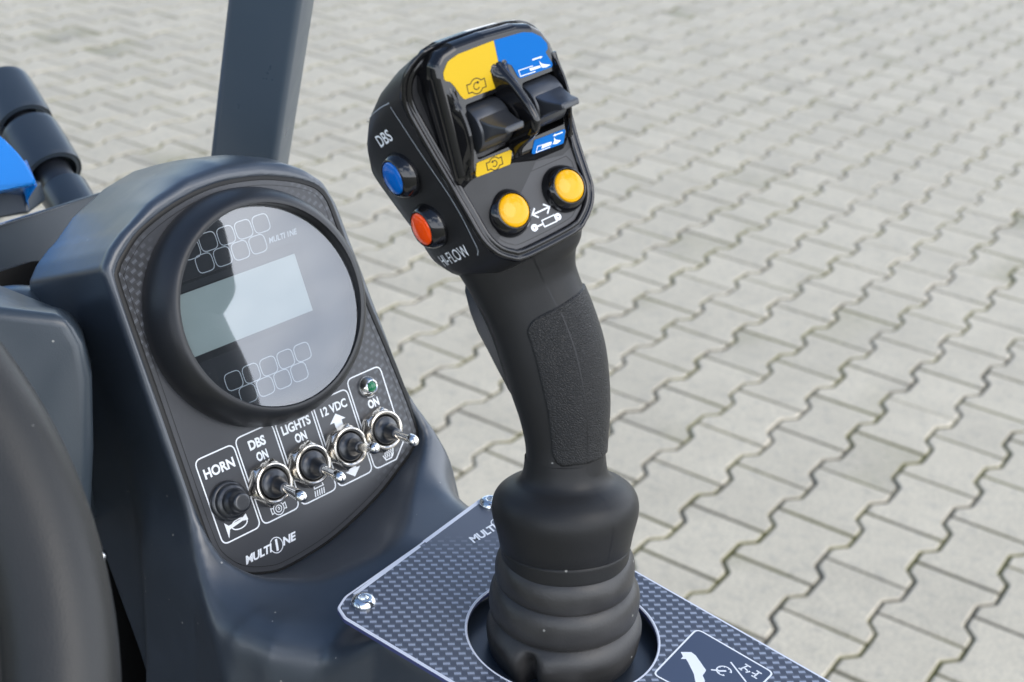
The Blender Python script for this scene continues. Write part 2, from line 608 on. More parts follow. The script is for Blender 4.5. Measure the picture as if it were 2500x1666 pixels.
def put_text(g, body, x0, y0, w, h, z, bold=0.02, shear=0.0, space=1.0, rot=0.0, mat=0, plane='xy', x=0.0):
    """add lettering to Geo g so that its bounding box is w x h with lower left at (x0, y0)"""
    v, f = text_mesh(body, bold, shear, space)
    xs, ys = [p[0] for p in v], [p[1] for p in v]
    ax, ay = min(xs), min(ys)
    sx, sy = w / (max(xs) - ax), h / (max(ys) - ay)
    c, s = math.cos(rot), math.sin(rot)
    pts = []
    for p in v:
        a, b = (p[0] - ax) * sx, (p[1] - ay) * sy
        a, b = a * c - b * s + x0, a * s + b * c + y0
        pts.append((a, b, z) if plane == 'xy' else (x, b, a))
    return g.add(pts, f, mat)

# ------------------------------------------------------------------ the paving
def paving():
    w, l = 0.13844, 0.20
    ox, oy = 0.50292, 2.1626
    xd, yd = np.array([0.8526, -0.5226]), np.array([0.5226, 0.8526])
    a, gap, ch = 0.0115, 0.0019, 0.0048
    h = w / 2
    out = [(h + a, 0.0), (h + a, .037), (h - a, .063), (h - a, .137), (h + a, .163), (h + a, .2),
           (-h - a, .2), (-h - a, .163), (-h + a, .137), (-h + a, .063), (-h - a, .037), (-h - a, 0.0)]
    rr = [.004, .006, .006, .006, .006, .004] * 2
    out = round_poly(inset(out, gap), rr, 2)
    base = np.array(out)
    top = np.array(inset(out, ch))
    mid = np.array(inset(out, ch * .35))
    n = len(base)
    proto = np.concatenate([np.c_[base, np.full(n, -.03)], np.c_[base, np.full(n, -.0055)], np.c_[mid, np.full(n, -.0022)], np.c_[top, np.zeros(n)]])
    pf = []
    for k in range(3):
        for i in range(n):
            j = (i + 1) % n
            pf.append((k * n + i, k * n + j, (k + 1) * n + j, (k + 1) * n + i))
    pf.append(tuple(3 * n + i for i in range(n)))
    rng = np.random.default_rng(4)
    V, F = [], []
    cnt = 0
    for c in range(-75, 60):
        for r in range(-45, 70):
            x, y = c * w, r * l + (l / 2 if c % 2 else 0)
            p = np.array([ox, oy]) + x * xd + y * yd
            if not (-5.2 < p[0] < 6.2 and -0.6 < p[1] < 9.6):
                continue
            q = proto + np.array([x, y, 0]) + rng.normal(0, 1, 3) * [.0006, .0006, .0006]
            t = rng.normal(0, .0035, 2)
            q[:, 2] += (proto[:, 0]) * t[0] + (proto[:, 1] - .1) * t[1]
            P = np.array([ox, oy, 0]) + np.c_[q[:, :1] * xd + q[:, 1:2] * yd, q[:, 2]]
            V.append(P)
            F += [tuple(i + cnt for i in f) for f in pf]
            cnt += len(proto)
    V = np.concatenate(V)
    o = mesh("paving", V, F, "paver_concrete", unit=1.0, fix=False)
    o['kind'] = 'structure'
    s = 200
    o = mesh("ground", [(-s, -s, -.0115), (s, -s, -.0115), (s, s, -.0115), (-s, s, -.0115)], [(0, 1, 2, 3)], "joint_sand", unit=1.0)
    o['kind'] = 'structure'
    # the same yard beyond the modelled stones: four plain concrete sheets
    g = Geo()
    for x0, x1, y0, y1 in ((-s, s, 9.5, s), (-s, -5.1, -s, 9.5), (6.1, s, -s, 9.5), (-5.1, 6.1, -s, -0.5)):
        g.add([(x0, y0, -.0065), (x1, y0, -.0065), (x1, y1, -.0065), (x0, y1, -.0065)], [(0, 1, 2, 3)])
    o = g.build("yard", "paver_concrete", unit=1.0)
    o['kind'] = 'structure'
paving()

# ------------------------------------------------------------------ the joystick
def dome_cap(g, c, r, h, axis='z', mat=0):
    prof = [(r, -0.8), (r, 0.0)]
    for k in range(1, 7):
        a = k / 6 * math.pi / 2
        prof.append((r * math.cos(a) ** 0.75 if k < 6 else 0.02, h * math.sin(a)))
    prof = [(r, -0.8), (r, 0.0), (r * .985, h * .16), (r * .92, h * .36), (r * .78, h * .60), (r * .55, h * .83), (r * .28, h * .96), (0.03, h)]
    P = [(a, b) for a, b in prof]
    cc = list(c)
    if axis == 'z':
        return g.lathe(P, cc, 'z', 40, mat=mat)
    P = [(a, b - c[0]) for a, b in P]
    return g.lathe(P, (0, c[1], c[2]), 'x-', 40, mat=mat)

OUT = [(-17, -18.3), (6.5, -17.8), (13.5, -15.5), (19.8, -10.5), (23.2, -4.4), (24.3, 2.4), (26, 15), (28, 30), (29.3, 40), (28.7, 46),
       (26, 52), (20, 57.2), (11, 60.2), (0, 61.4), (-14, 62.1), (-25, 61.8), (-32.4, 60.2), (-36.9, 56.6), (-38.7, 51), (-38.2, 44),
       (-35.8, 29), (-33.3, 15), (-32, 5), (-31.3, -2), (-30.3, -7.2), (-27.6, -12.4), (-22.8, -16.4)]
OUT = smooth_poly(OUT, 2.0)
def bend(y):
    t = min(1.0, max(0.0, (y - 44) / 17))
    return 0.1 * max(0.0, y - 12) + 11.5 * t * t
SH_Z = [1, 4, 10, 18, 26, 33, 39, 43, 45, 45.5]
SH_X = [1, 1.012, 1.03, 1.05, 1.05, 1.03, .98, .87, .6, .1]
SH_T = [62, 61.9, 61.4, 59.6, 56.2, 50.5, 43, 34, 24, 18]
SH_B = [-18.2, -18.5, -19, -19.3, -19, -17, -13, -7, 2, 10]
XC = -3.8
def shell_pt(p, k):
    y = SH_B[k] + (p[1] + 18.3) / 80.1 * (SH_T[k] - SH_B[k])
    return (XC + (p[0] - XC) * SH_X[k], y, bend(p[1]) * (1 - SH_Z[k] / 45.5) - SH_Z[k])
def wall_x(y, z):
    """x of the shell's left wall at height y and depth z"""
    for _ in range(3):
        z1 = -(bend(y) - z) / (1 + bend(y) / 45.5)
    z = z1
    sx = float(np.interp(-z, SH_Z, SH_X))
    t, b = float(np.interp(-z, SH_Z, SH_T)), float(np.interp(-z, SH_Z, SH_B))
    y0 = (y - b) / (t - b) * 80.1 - 18.3
    L = sorted([(p[1], p[0]) for p in OUT if p[0] < -20])
    x = float(np.interp(y0, [a for a, _ in L], [b_ for _, b_ in L]))
    return XC + (x - XC) * sx

JB = (0.03146, 0.47326, 1.0905)
joy = empty("joystick", JB, "black joystick with rocker head, yellow, blue and orange push buttons and ribbed rubber boot", "joystick")

# --- head
g = Geo()
g.rings([[shell_pt(p, k) for p in OUT] for k in range(len(SH_Z))], cap0=True, cap1=True)
shell = g.build("head_shell", "shell_plastic", joy, HEAD, 60)
g = Geo()
put_text(g, "DBS", -20.5, 39.8, 9.4, 4.5, 0, 0.016, plane='yz')
g.v = [(wall_x(y, z) - 0.2, y, z) for _, y, z in g.v]
g.build("lettering", "print_white", shell, HEAD)
g = Geo()
put_text(g, "HI-FLOW", -30.5, -8.6, 20.5, 4.6, 0, 0.004, plane='yz')
g.v = [(wall_x(y, z) - 0.2, y, z) for _, y, z in g.v]
g.build("lettering", "print_white", shell, HEAD)
g = Geo()
line = smooth_poly([(-33, 50.2), (-14, 51.6), (-4.6, 51.4), (-2.6, 49), (-2.4, 28), (-2.6, 5), (-4.2, -6.5), (-7.5, -9.6)], 1.5, False)
g.strip(line, 0.28, 0)
g.v = [(wall_x(y, z) - 0.06, y, z) for z, y, _ in g.v]
g.build("film_edge", "print_grey", shell, HEAD)

def head_ring(ins, dz):
    return [(x, y, bend(y) + dz) for x, y in (inset(OUT, ins) if ins else OUT)]
g = Geo()
g.rings([head_ring(a, b) for a, b in ((1.2, -2.6), (.5, -1.6), (0.0, -0.9), (-.1, 0.0), (.2, .8), (.8, 1.35), (1.5, 1.2), (1.9, .75), (2.2, .75), (2.6, 1.35), (3.2, 1.7), (3.9, 1.4), (4.4, 0.6), (4.6, -.2), (4.7, -1.4))], False, False)
# second bead that runs along the foot of the rim
g.build("bezel", "gloss_black", joy, HEAD, 70)

low = [(x, y) for x, y in inset(OUT, 4.2) if y < 14.5]
k0 = max(range(len(low)), key=lambda i: (low[i][0] - low[i - 1][0]) ** 2 + (low[i][1] - low[i - 1][1]) ** 2)
low = low[k0:] + low[:k0]
g = Geo()
g.prism(low, -1.5, 0.12)
bp = g.build("button_panel", "button_panel_film", joy, HEAD, 30)
g = Geo()
ln = [(x, y) for x, y in inset(OUT, 6.0) if y < 8.0]
k0 = max(range(len(ln)), key=lambda i: (ln[i][0] - ln[i - 1][0]) ** 2 + (ln[i][1] - ln[i - 1][1]) ** 2)
ln = ln[k0:] + ln[:k0]
ln = [(17.5, 9.6)] + [p for p in ln] + [(-29.6, 9.9)] if ln[0][0] > 0 else [(-29.6, 9.9)] + ln + [(17.5, 9.6)]
g.strip(ln + [], 0.3, 0.2, closed=True)
g.build("panel_groove", "groove_black", bp, HEAD)
g = Geo()
z = 0.24
g.strip([(-6.4, -4.75), (1.2, -4.75)], .62, z)
g.strip([(-4.7, -2.9), (-6.7, -4.75), (-4.7, -6.6)], .62, z)
g.strip([(-0.7, -2.9), (1.4, -4.75), (-0.6, -6.7)], .62, z)
g.strip([(-4.1, -8.1), (1.7, -8.1), (1.7, -10.6), (-4.1, -10.6)], .42, z, True)
g.strip([(-7.0, -9.35), (-4.2, -9.35)], .6, z)
for cx in (-8.3, 3.1):
    ring = [(cx + 1.35 * math.cos(a), -9.3 + 1.35 * math.sin(a)) for a in np.linspace(0, 2 * math.pi, 20, endpoint=False)]
    g.strip([(cx + (p[0] - cx) * .62, -9.3 + (p[1] + 9.3) * .62) for p in ring], 1.0, z, True)
g.poly([(-7.9, -10.5), (-7.0, -10.3), (-7.0, -8.3), (-7.9, -8.1), (-7.4, -9.3)], z + .02)
g.poly([(1.9, -8.1), (3.0, -7.95), (2.4, -9.3), (3.0, -10.65), (1.9, -10.6)], z + .02)
g.build("cylinder_symbol", "print_white", bp, HEAD)

# --- rocker housing: a wedge whose face leans 22 degrees towards the thumb
FO = [(-29.5, 1.0), (17.6, .3), (20.2, 2.2), (20.9, 20), (20.9, 32), (19.8, 37), (17.2, 41.6), (12.8, 45), (6, 46.9), (-8, 47.9), (-21, 48), (-27, 46.8),
      (-30.6, 43.6), (-31.5, 39), (-31.2, 20), (-31.0, 3)]
FO = round_poly(FO, [1.5, 1.5, 2, 5, 6, 3, 4, 4, 5, 5, 5, 4, 4, 4, 5, 2], 4)
def fdrop(pts, w, sh=0.0):
    return [(x, y - sh * max(0.0, 1 - max(0.0, y - 1) / 5.0), w) for x, y in pts]
SLOTS = [round_poly([(-22.4, 7.0), (-6.9, 7.0), (-6.9, 27.1), (-22.4, 27.1)], 1.2, 3),
         round_poly([(3.0, 6.7), (18.5, 6.7), (18.5, 26.8), (3.0, 26.8)], 1.2, 3)]
bm = bmesh.new()
def loop(pts, z):
    vs = [bm.verts.new((x * MM, y * MM, z * MM)) for x, y in pts]
    es = [bm.edges.new((vs[i], vs[(i + 1) % len(vs)])) for i in range(len(vs))]
    return vs, es
inner, e0 = loop(inset(FO, 2.6), 0)
holes = [loop(s_, 0) for s_ in SLOTS]
bmesh.ops.triangle_fill(bm, use_beauty=True, edges=e0 + holes[0][1] + holes[1][1])
prev = inner
for ins, w, sh in ((1.4, -.28, 0), (.6, -.95, 0), (0.05, -2.1, .6), (-.3, -3.4, 3.0), (-.5, -5, 3.4), (-.5, -12.5, 3.4)):
    pts = fdrop(inset(FO, ins), w, sh)
    vs = [bm.verts.new((p[0] * MM, p[1] * MM, p[2] * MM)) for p in pts]
    for i in range(len(vs)):
        j = (i + 1) % len(vs)
        bm.faces.new((prev[i], prev[j], vs[j], vs[i]))
    prev = vs
for (vs, es), s_ in zip(holes, SLOTS):
    pv = vs
    for ins, w in ((0.25, -.5), (.3, -9.0)):
        nv = [bm.verts.new((x * MM, y * MM, w * MM)) for x, y in inset(s_, ins)]
        for i in range(len(nv)):
            j = (i + 1) % len(nv)
            f = bm.faces.new((pv[i], pv[j], nv[j], nv[i]))
            f.material_index = 1 if w < -1 else 0
        pv = nv
    bm.faces.new(pv).material_index = 1
bmesh.ops.recalc_face_normals(bm, faces=bm.faces)
me = bpy.data.meshes.new("rocker_housing")
bm.to_mesh(me)
bm.free()
house = link("rocker_housing", me, ["gloss_black", "slot_black"], joy, FACE, 50)

def fin(u, prof, half, bwf):
    """curved guard rib: prof = (v, height)"""
    P = smooth_poly(prof, 1.2, False)
    g = Geo()
    rings = []
    for v, h in P:
        b = bwf(v)
        hh = max(h, 0.05)
        t = min(half, b * .9)
        rings.append([(u - b, v, -1.0), (u - b * .96, v, .02), (u - t - (b - t) * .12, v, hh * .75), (u - t, v, max(hh - .7, .03)), (u - t * .55, v, hh), (u + t * .55, v, hh),
                      (u + t, v, max(hh - .7, .03)), (u + t + (b - t) * .12, v, hh * .75), (u + b * .96, v, .02), (u + b, v, -1.0)])
    return g.rings(rings)
cprof = [(2.2, 0), (4, 1.2), (7, 5.2), (9.4, 9.5), (11.6, 12.8), (13.8, 15.2), (17.4, 16.2), (22, 14.2), (26, 11.2), (29.6, 8.2), (33, 4.6), (35.6, 1.8), (37.2, 0)]
fin(-5.1, cprof, 1.4, lambda v: 2.0 if v < 18 else 2.0 + 2.2 * min(1, (v - 18) / 14)).build("guard_rib", "gloss_black", joy, FACE, 50)
sprof = [(1.5, 0), (6, 2.2), (12, 4.6), (18.5, 5.6), (25, 4.4), (30, 2.0), (34.5, 0)]
fin(-26.6, sprof, 0.9, lambda v: 2.2).build("guard_rib", "gloss_black", joy, FACE, 50)
fin(19.7, [(1.5, 0), (6, 1.6), (12, 3.4), (18, 4.2), (24, 3.4), (29, 1.6), (33, 0)], 0.7, lambda v: 1.2).build("guard_rib", "gloss_black", joy, FACE, 50)

# labels on the housing
def plate_label(name, pts, mat, r):
    return Geo().prism(round_poly(pts, r, 4), 0.02, 0.2).build(name, mat, house, FACE, 30)
yl = plate_label("yellow_label", [(-4.95, 44.6), (-5.0, 35.4), (-9.3, 35.3), (-7.7, 29.4), (-8.3, 28.6), (-22.2, 29.0), (-23.4, 30.8), (-24.8, 34.4), (-26.2, 36.6), (-28.3, 37.6), (-28.2, 40.2), (-25.3, 43.4), (-20.5, 44.5)], "label_yellow", [.05, .05, .4, .8, .5, 1.2, .8, 1, 1.2, 1.2, 2.5, 3, 4])
bl = plate_label("blue_label", [(-4.85, 44.6), (8, 43.7), (12, 42.4), (15.4, 39.9), (17.4, 36.8), (17.2, 34.9), (15.9, 34.1), (18.0, 29.3), (17.4, 28.2), (3.0, 28.6), (2.0, 29.4), (.3, 34.2), (-1.2, 35.2), (-4.85, 35.4)], "label_blue", [.05, 3, 3, 2, 1, .6, .6, 1, .6, .6, .6, .8, .6, .05])
yl2 = plate_label("yellow_label", [(-23.2, 6.3), (-7.2, 5.8), (-9.3, .9), (-25.0, 1.5)], "label_yellow", .9)
bl2 = plate_label("blue_label", [(3.2, 5.6), (18.0, 5.0), (15.6, .1), (.4, 1.0)], "label_blue", .9)

def pump(g, cx, cy, s, flip=1):
    z = .26
    up = [(cx + s * 2.65 * math.cos(a), cy + s * 2.65 * math.sin(a)) for a in np.linspace(math.radians(33), math.radians(147), 14)]
    dn = [(cx + s * 2.65 * math.cos(a), cy + s * 2.65 * math.sin(a)) for a in np.linspace(math.radians(213), math.radians(327), 14)]
    L = [(cx - s * 3.9, cy + s * 1.5), (cx - s * 3.9, cy - s * 1.5)]
    R = [(cx + s * 3.9, cy - s * 1.5), (cx + s * 3.9, cy + s * 1.5)]
    g.strip(up + L + dn + R, .34, z, True)
    arc = [(cx + s * 1.2 * math.cos(a), cy + s * 1.2 * math.sin(a)) for a in np.linspace(math.radians(60), math.radians(330), 16)]
    if flip < 0:
        arc = [(2 * cx - x, y) for x, y in arc]
    g.strip(arc, .34, z)
    e, d = Vector(arc[0]), Vector((flip * .9, 0))
    g.poly([(e.x + d.x * 1.1 * s, e.y - .05), (e.x - d.x * .1, e.y + .6 * s), (e.x - d.x * .1, e.y - .6 * s)], z + .01)
g = Geo()
pump(g, -16.1, 31.9, 1.0)
g.build("pump_symbol", "print_black", yl, FACE)
g = Geo()
pump(g, -15.9, 3.5, .88, -1)
g.build("pump_symbol", "print_black", yl2, FACE)
g = Geo()
z = .27
g.strip([(9.2, 31.2), (2.7, 31.5), (3.0, 29.3), (9.8, 29.0)], .3, z)
g.poly([(7.4, 30.8), (12.2, 30.4), (12.6, 29.6), (7.7, 29.8)], z)
g.poly([(12.3, 32.1), (13.1, 30.9), (14.6, 30.1), (17.0, 29.2), (14.9, 28.9), (13.1, 29.3), (12.7, 30.0)], z + .02)
g.strip([(9.5, 33.3), (13.2, 33.1)], .5, z)
g.poly([(14.3, 33.0), (13.0, 33.55), (13.0, 32.6)], z + .02)
g.build("telescopic_arm_symbol", "print_white", bl, FACE)
g = Geo()
g.strip([(10.3, 2.5), (3.9, 3.0), (2.7, 1.1), (9.4, .9)], .28, z)
g.poly([(6.0, 2.6), (10.6, 2.4), (9.9, 1.5), (5.3, 1.6)], z)
g.poly([(11.9, 3.7), (12.5, 2.6), (14.8, 1.6), (12.6, 1.0), (10.6, 1.5), (11.6, 2.3)], z + .02)
g.strip([(16.2, 4.2), (12.6, 4.3)], .42, z)
g.poly([(11.5, 4.35), (12.8, 4.85), (12.8, 3.85)], z + .02)
g.build("telescopic_arm_symbol", "print_white", bl2, FACE)

# thumb rollers with their paddles
def roller(u0, u1):
    r, cv, cw = 8.7, 17.2, -3.2
    g = Geo()
    rings = []
    for u, rr in ((u0, r - 1.2), (u0 + .25, r - .4), (u0 + .9, r), (u1 - .9, r), (u1 - .25, r - .4), (u1, r - 1.2)):
        rings.append([(u, cv + rr * math.cos(a), cw + rr * math.sin(a)) for a in np.linspace(0, 2 * math.pi, 56, endpoint=False)])
    g.rings(rings)
    uc = (u0 + u1) / 2
    tab = []
    for w, hu, v0, v1 in ((2.0, 6.4, 11.5, 22.6), (4.6, 6.3, 13.4, 21.6), (6.6, 6.0, 14.6, 20.7), (9, 5.4, 15.5, 20.0), (11.5, 4.7, 16.1, 19.5), (14.4, 4.2, 16.5, 19.2), (15.6, 4.0, 16.7, 19.0), (16.1, 3.4, 17.2, 18.5)):
        tab.append([(x, y, w) for x, y in round_poly([(uc - hu, v0), (uc + hu, v0), (uc + hu, v1), (uc - hu, v1)], .8, 3)])
    g.rings(tab)
    return g.build("thumb_roller", "roller_plastic", joy, FACE, 35)
roller(-22.0, -7.7)
roller(3.4, 17.6)

# push buttons: domed collar and cap
def button(c, axis, cap):
    cx, cy, cz = c
    prof = [(8.95, -.5), (8.95, .5), (8.75, 1.5), (8.3, 2.7), (7.7, 3.8), (7.1, 4.6), (6.75, 5.0), (6.45, 5.05), (6.3, 4.7), (6.25, 3.6)]
    g = Geo()
    if axis == 'z':
        g.lathe([(r, h + cz) for r, h in prof], (cx, cy, 0), 'z', 56)
    else:
        g.lathe([(r, h - cx) for r, h in prof], (0, cy, cz), 'x-', 56)
    b = g.build("push_button", "gloss_black", joy, HEAD, 40)
    g = Geo()
    if axis == 'z':
        dome_cap(g, (cx, cy, 0), 6.12, 1.5)
        g.v = [(x, y, zz + cz + 4.75) for x, y, zz in g.v]
    else:
        dome_cap(g, (cx - 4.75, cy, cz), 6.12, 1.5, 'x')
    g.build("button_cap", cap, b, HEAD, 40)
    return b
button((-15.9, -.6, 0), 'z', "cap_yellow")
button((10.1, -.9, 0), 'z', "cap_yellow")
button((wall_x(7.6, -22) + .3, 7.4, -21.8), 'x', "cap_orange")
button((wall_x(28, -18.5) + .3, 28.0, -18.5), 'x', "cap_blue")

# --- grip: a bent, tapering tube from the collar into the head
GP = [((0.02538, 0.4805, 1.15978), 15.6, 15.6), ((0.0243, 0.48378, 1.17234), 15.6, 15.6), ((0.02227, 0.48704, 1.18485), 17.3, 16.6),
      ((0.01952, 0.48978, 1.19513), 18.8, 17.4), ((0.01573, 0.49305, 1.20652), 19.9, 18.2), ((0.01072, 0.49624, 1.21774), 19.9, 18.4), ((0.00598, 0.49825, 1.22651), 19.9, 18.2),
      ((0.0024, 0.4995, 1.2335), 20.6, 18.2), ((-0.0004, 0.5002, 1.2405), 22.5, 18.6), ((-0.0022, 0.5003, 1.2465), 25.0, 18.6), ((-0.0035, 0.5003, 1.253), 26.0, 18.0)]
GC = [np.array(p[0]) for p in GP]
def gspline(t):
    """t in 0..len-1 -> centre, radii, tangent"""
    arr = np.array([list(p[0]) + [p[1], p[2]] for p in GP])
    def ev(t):
        t = min(max(t, 0), len(arr) - 1.000001)
        i = int(t)
        f = t - i
        p0, p1, p2, p3 = arr[max(i - 1, 0)], arr[i], arr[i + 1], arr[min(i + 2, len(arr) - 1)]
        return 0.5 * ((2 * p1) + (-p0 + p2) * f + (2 * p0 - 5 * p1 + 4 * p2 - p3) * f * f + (-p0 + 3 * p1 - 3 * p2 + p3) * f ** 3)
    a = ev(t)
    d = ev(t + .03) - ev(t - .03)
    tv = d[:3] / np.linalg.norm(d[:3])
    return a[:3], a[3], a[4], tv
TOC = np.array([-0.03, -0.88, 0.47])
def gsurf(t, th, off=0.0):
    c, rs, rf, tv = gspline(t)
    s = np.cross(tv, TOC)
    s /= np.linalg.norm(s)
    f = np.cross(s, tv)
    n = 2.35
    ct, st = math.cos(th), math.sin(th)
    k = (abs(ct) ** n + abs(st) ** n) ** (-1 / n)
    return tuple(c + f * (rf * k + off) * ct * MM + s * (rs * k + off) * st * MM)
g = Geo()
TT = np.linspace(0, 10, 71)
g.rings([[gsurf(t, a) for a in np.linspace(0, 2 * math.pi, 64, endpoint=False)] for t in TT])
grip = g.build("grip", "grip_plastic", joy, WORLD, 80, unit=1.0)

# textured palm pad, a raised sheet with rounded corners wrapped round the right of the grip
def sd_round(x, y, hx, hy, r):
    qx, qy = abs(x) - hx + r, abs(y) - hy + r
    return math.hypot(max(qx, 0), max(qy, 0)) + min(max(qx, qy), 0) - r
g = Geo()
nt_, na_ = 120, 120
rows = []
for i in range(nt_ + 1):
    row = []
    for j in range(na_ + 1):
        a = -0.62 + 2.9 * j / na_
        t = 0.2 + 6.2 * i / nt_
        # pad-space coordinates (mm): the upper edge climbs to the right
        sx_ = (a - 0.72) * 18.5
        ty = t - 3.15 - 0.10 * (a + .2) * max(0, (t - 3.2)) / 3.0 + (0.0 if t > 3 else -0.1 * (a - .3))
        d = -sd_round(sx_, ty * 11.0, 19.6, 26.5, 5.5)
        k = min(1.0, max(0.0, (d + .35) / .7))
        row.append(gsurf(t, a, -0.35 + 1.15 * k * k * (3 - 2 * k)))
    rows.append(row)
g.rings(rows, False, False, closed=False)
g.build("palm_pad", "leather_grain", grip, WORLD, 170, unit=1.0)
# mould seam
g = Geo()
sv = []
def seam_a(t):
    return 0.52 - 0.03 * t
L_, R_ = [], []
for t in np.linspace(0, 9.5, 90):
    onpad = .85 if 0.86 < t < 5.42 else .04
    L_.append(gsurf(t, seam_a(t) - .012, onpad))
    R_.append(gsurf(t, seam_a(t) + .012, onpad))
g.rings([L_, R_], False, False, closed=False)
g.build("mould_seam", "groove_black", grip, WORLD, unit=1.0)

# rear trigger paddle behind the grip
g = Geo()
rings = []
for t, a0, dep, th in ((7.6, 4.0, 2, .30), (7.2, 4.15, 6, .32), (6.4, 4.3, 8.6, .34), (5.6, 4.4, 9.0, .34), (4.8, 4.45, 7.2, .32), (4.0, 4.5, 4.4, .3), (3.2, 4.5, 1.5, .28), (2.9, 4.5, -.5, .26)):
    rings.append([gsurf(t, a0 + th, -1.5), gsurf(t, a0 + th * .9, dep * .4), gsurf(t, a0 + th * .5, dep * .48), gsurf(t, a0 - th * .5, dep * .48), gsurf(t, a0 - th * .9, dep * .4), gsurf(t, a0 - th, -1.5)])
g.rings(rings)
g.build("trigger", "shell_plastic", joy, WORLD, 50, unit=1.0)

# --- collar that closes the boot
def axis_frame(p0, p1):
    z_ = (Vector(p1) - Vector(p0)).normalized()
    x_ = Vector((1, 0, 0))
    x_ = (x_ - z_ * x_.dot(z_)).normalized()
    y_ = z_.cross(x_)
    return FR([[x_[i], y_[i], z_[i], p0[i]] for i in range(3)])
COL = axis_frame((0.02808, 0.47501, 1.13227), (0.02538, 0.4805, 1.15978))
prof = [(23.5, -7.6), (24.6, -7.4), (25.0, -6.6), (25.5, -.5), (25.35, -.25), (25.2, 0), (25.5, .25), (25.8, .6), (26.8, 6), (28.0, 10.5), (28.7, 14), (28.8, 17.3), (28.1, 20.4), (26.5, 23.0), (24.0, 25.0), (21.4, 26.3), (19.2, 27.3), (17.6, 28.7), (16.6, 30.8), (16.05, 33.6), (15.75, 37)]
prof = smooth_poly(prof[:4], 1.0, False)[:-1] + prof[3:8] + smooth_poly(prof[8:], .7, False)
g = Geo()
g.lathe(prof, seg=96)
col = g.build("collar", "grip_plastic", joy, COL, 60)
g = Geo()
L_, R_ = [], []
a = math.radians(-52)
for r, h in prof:
    if h > .3 and h < 36:
        L_.append(((r + .05) * math.cos(a - .006), (r + .05) * math.sin(a - .006), h))
        R_.append(((r + .05) * math.cos(a + .006), (r + .05) * math.sin(a + .006), h))
g.rings([L_, R_], False, False, closed=False)
g.build("mould_seam", "groove_black", col, COL)

# --- bellows boot
prof = [(29.0, -9), (30.2, -6), (31.0, -2), (31.3, 2), (30.8, 5.2), (29.2, 7.8), (26.4, 10.0), (22.8, 11.2), (22.8, 10.2), (26.6, 8.8), (28.8, 9.9), (29.9, 13.4), (29.9, 18), (28.9, 21.8), (26.6, 24.6), (22.6, 26.2), (22.6, 25.2), (25.8, 24.0), (27.2, 25.2), (27.9, 28.6), (27.7, 32.4), (26.4, 35.8), (24.4, 38), (23.0, 40)]
prof = smooth_poly(prof, .7, False)
BOOT = axis_frame(JB, (0.0284, 0.4749, 1.129))
rings = []
for r, h in prof:
    ring = []
    for i in range(128):
        a = 2 * math.pi * i / 128
        da = (math.degrees(a) - 244 + 180) % 360 - 180
        dent = 6.5 * math.exp(-(da / 5.0) ** 2) * max(0, min(1, (7.5 - h) / 6))
        puff = 0.9 * math.exp(-((abs(da) - 13) / 8) ** 2) * max(0, min(1, (7.5 - h) / 6))
        wob = .25 * math.sin(2 * a + h * .13) + .12 * math.sin(5 * a + .4 * h)
        rr = r - dent + puff + wob
        ring.append((rr * math.cos(a), rr * math.sin(a), h + 2 + .3 * math.sin(a * 2 + 1)))
    rings.append(ring)
g = Geo()
g.rings(rings, False, False)
boot = g.build("bellows_boot", "bellows_rubber", joy, BOOT, 179)

# ------------------------------------------------------------------ the dashboard console
def sd_poly_grid(pts, X, Y):
    """signed distance of the 2D points to polygon pts (negative inside)"""
    P = np.array(pts, float)
    n = len(P)
    d = np.full(X.shape, 1e9)
    ins = np.zeros(X.shape, bool)
    for i in range(n):
        a, b = P[i], P[(i + 1) % n]
        e = b - a
        wx, wy = X - a[0], Y - a[1]
        t = np.clip((wx * e[0] + wy * e[1]) / (e @ e), 0, 1)
        d = np.minimum(d, (wx - e[0] * t) ** 2 + (wy - e[1] * t) ** 2)
        c1, c2 = Y >= a[1], Y < b[1]
        cr = e[0] * wy - e[1] * wx
        ins ^= (c1 & c2 & (cr > 0)) | (~c1 & ~c2 & (cr < 0))
    d = np.sqrt(d)
    return np.where(ins, -d, d)

class Field:
    """bilinear look-up of a polygon's distance"""
    def __init__(self, pts, pad, step=1.0):
        P = np.array(pts, float)
        self.lo = P.min(0) - pad
        n = np.ceil((P.max(0) + pad - self.lo) / step).astype(int) + 1
        self.step = step
        gx = self.lo[0] + np.arange(n[0]) * step
        gy = self.lo[1] + np.arange(n[1]) * step
        X, Y = np.meshgrid(gx, gy, indexing='ij')
        self.g = sd_poly_grid(pts, X, Y)
    def __call__(self, x, y):
        u = np.clip((x - self.lo[0]) / self.step, 0, self.g.shape[0] - 1.001)
        v = np.clip((y - self.lo[1]) / self.step, 0, self.g.shape[1] - 1.001)
        i, j = u.astype(int), v.astype(int)
        fu, fv = u - i, v - j
        g = self.g
        return (g[i, j] * (1 - fu) + g[i + 1, j] * fu) * (1 - fv) + (g[i, j + 1] * (1 - fu) + g[i + 1, j + 1] * fu) * fv

def smin(a, b, k):
    h = np.clip(0.5 + 0.5 * (b - a) / k, 0, 1)
    return b * (1 - h) + a * h - k * h * (1 - h)
def smax(a, b, k):
    return -smin(-a, -b, k)

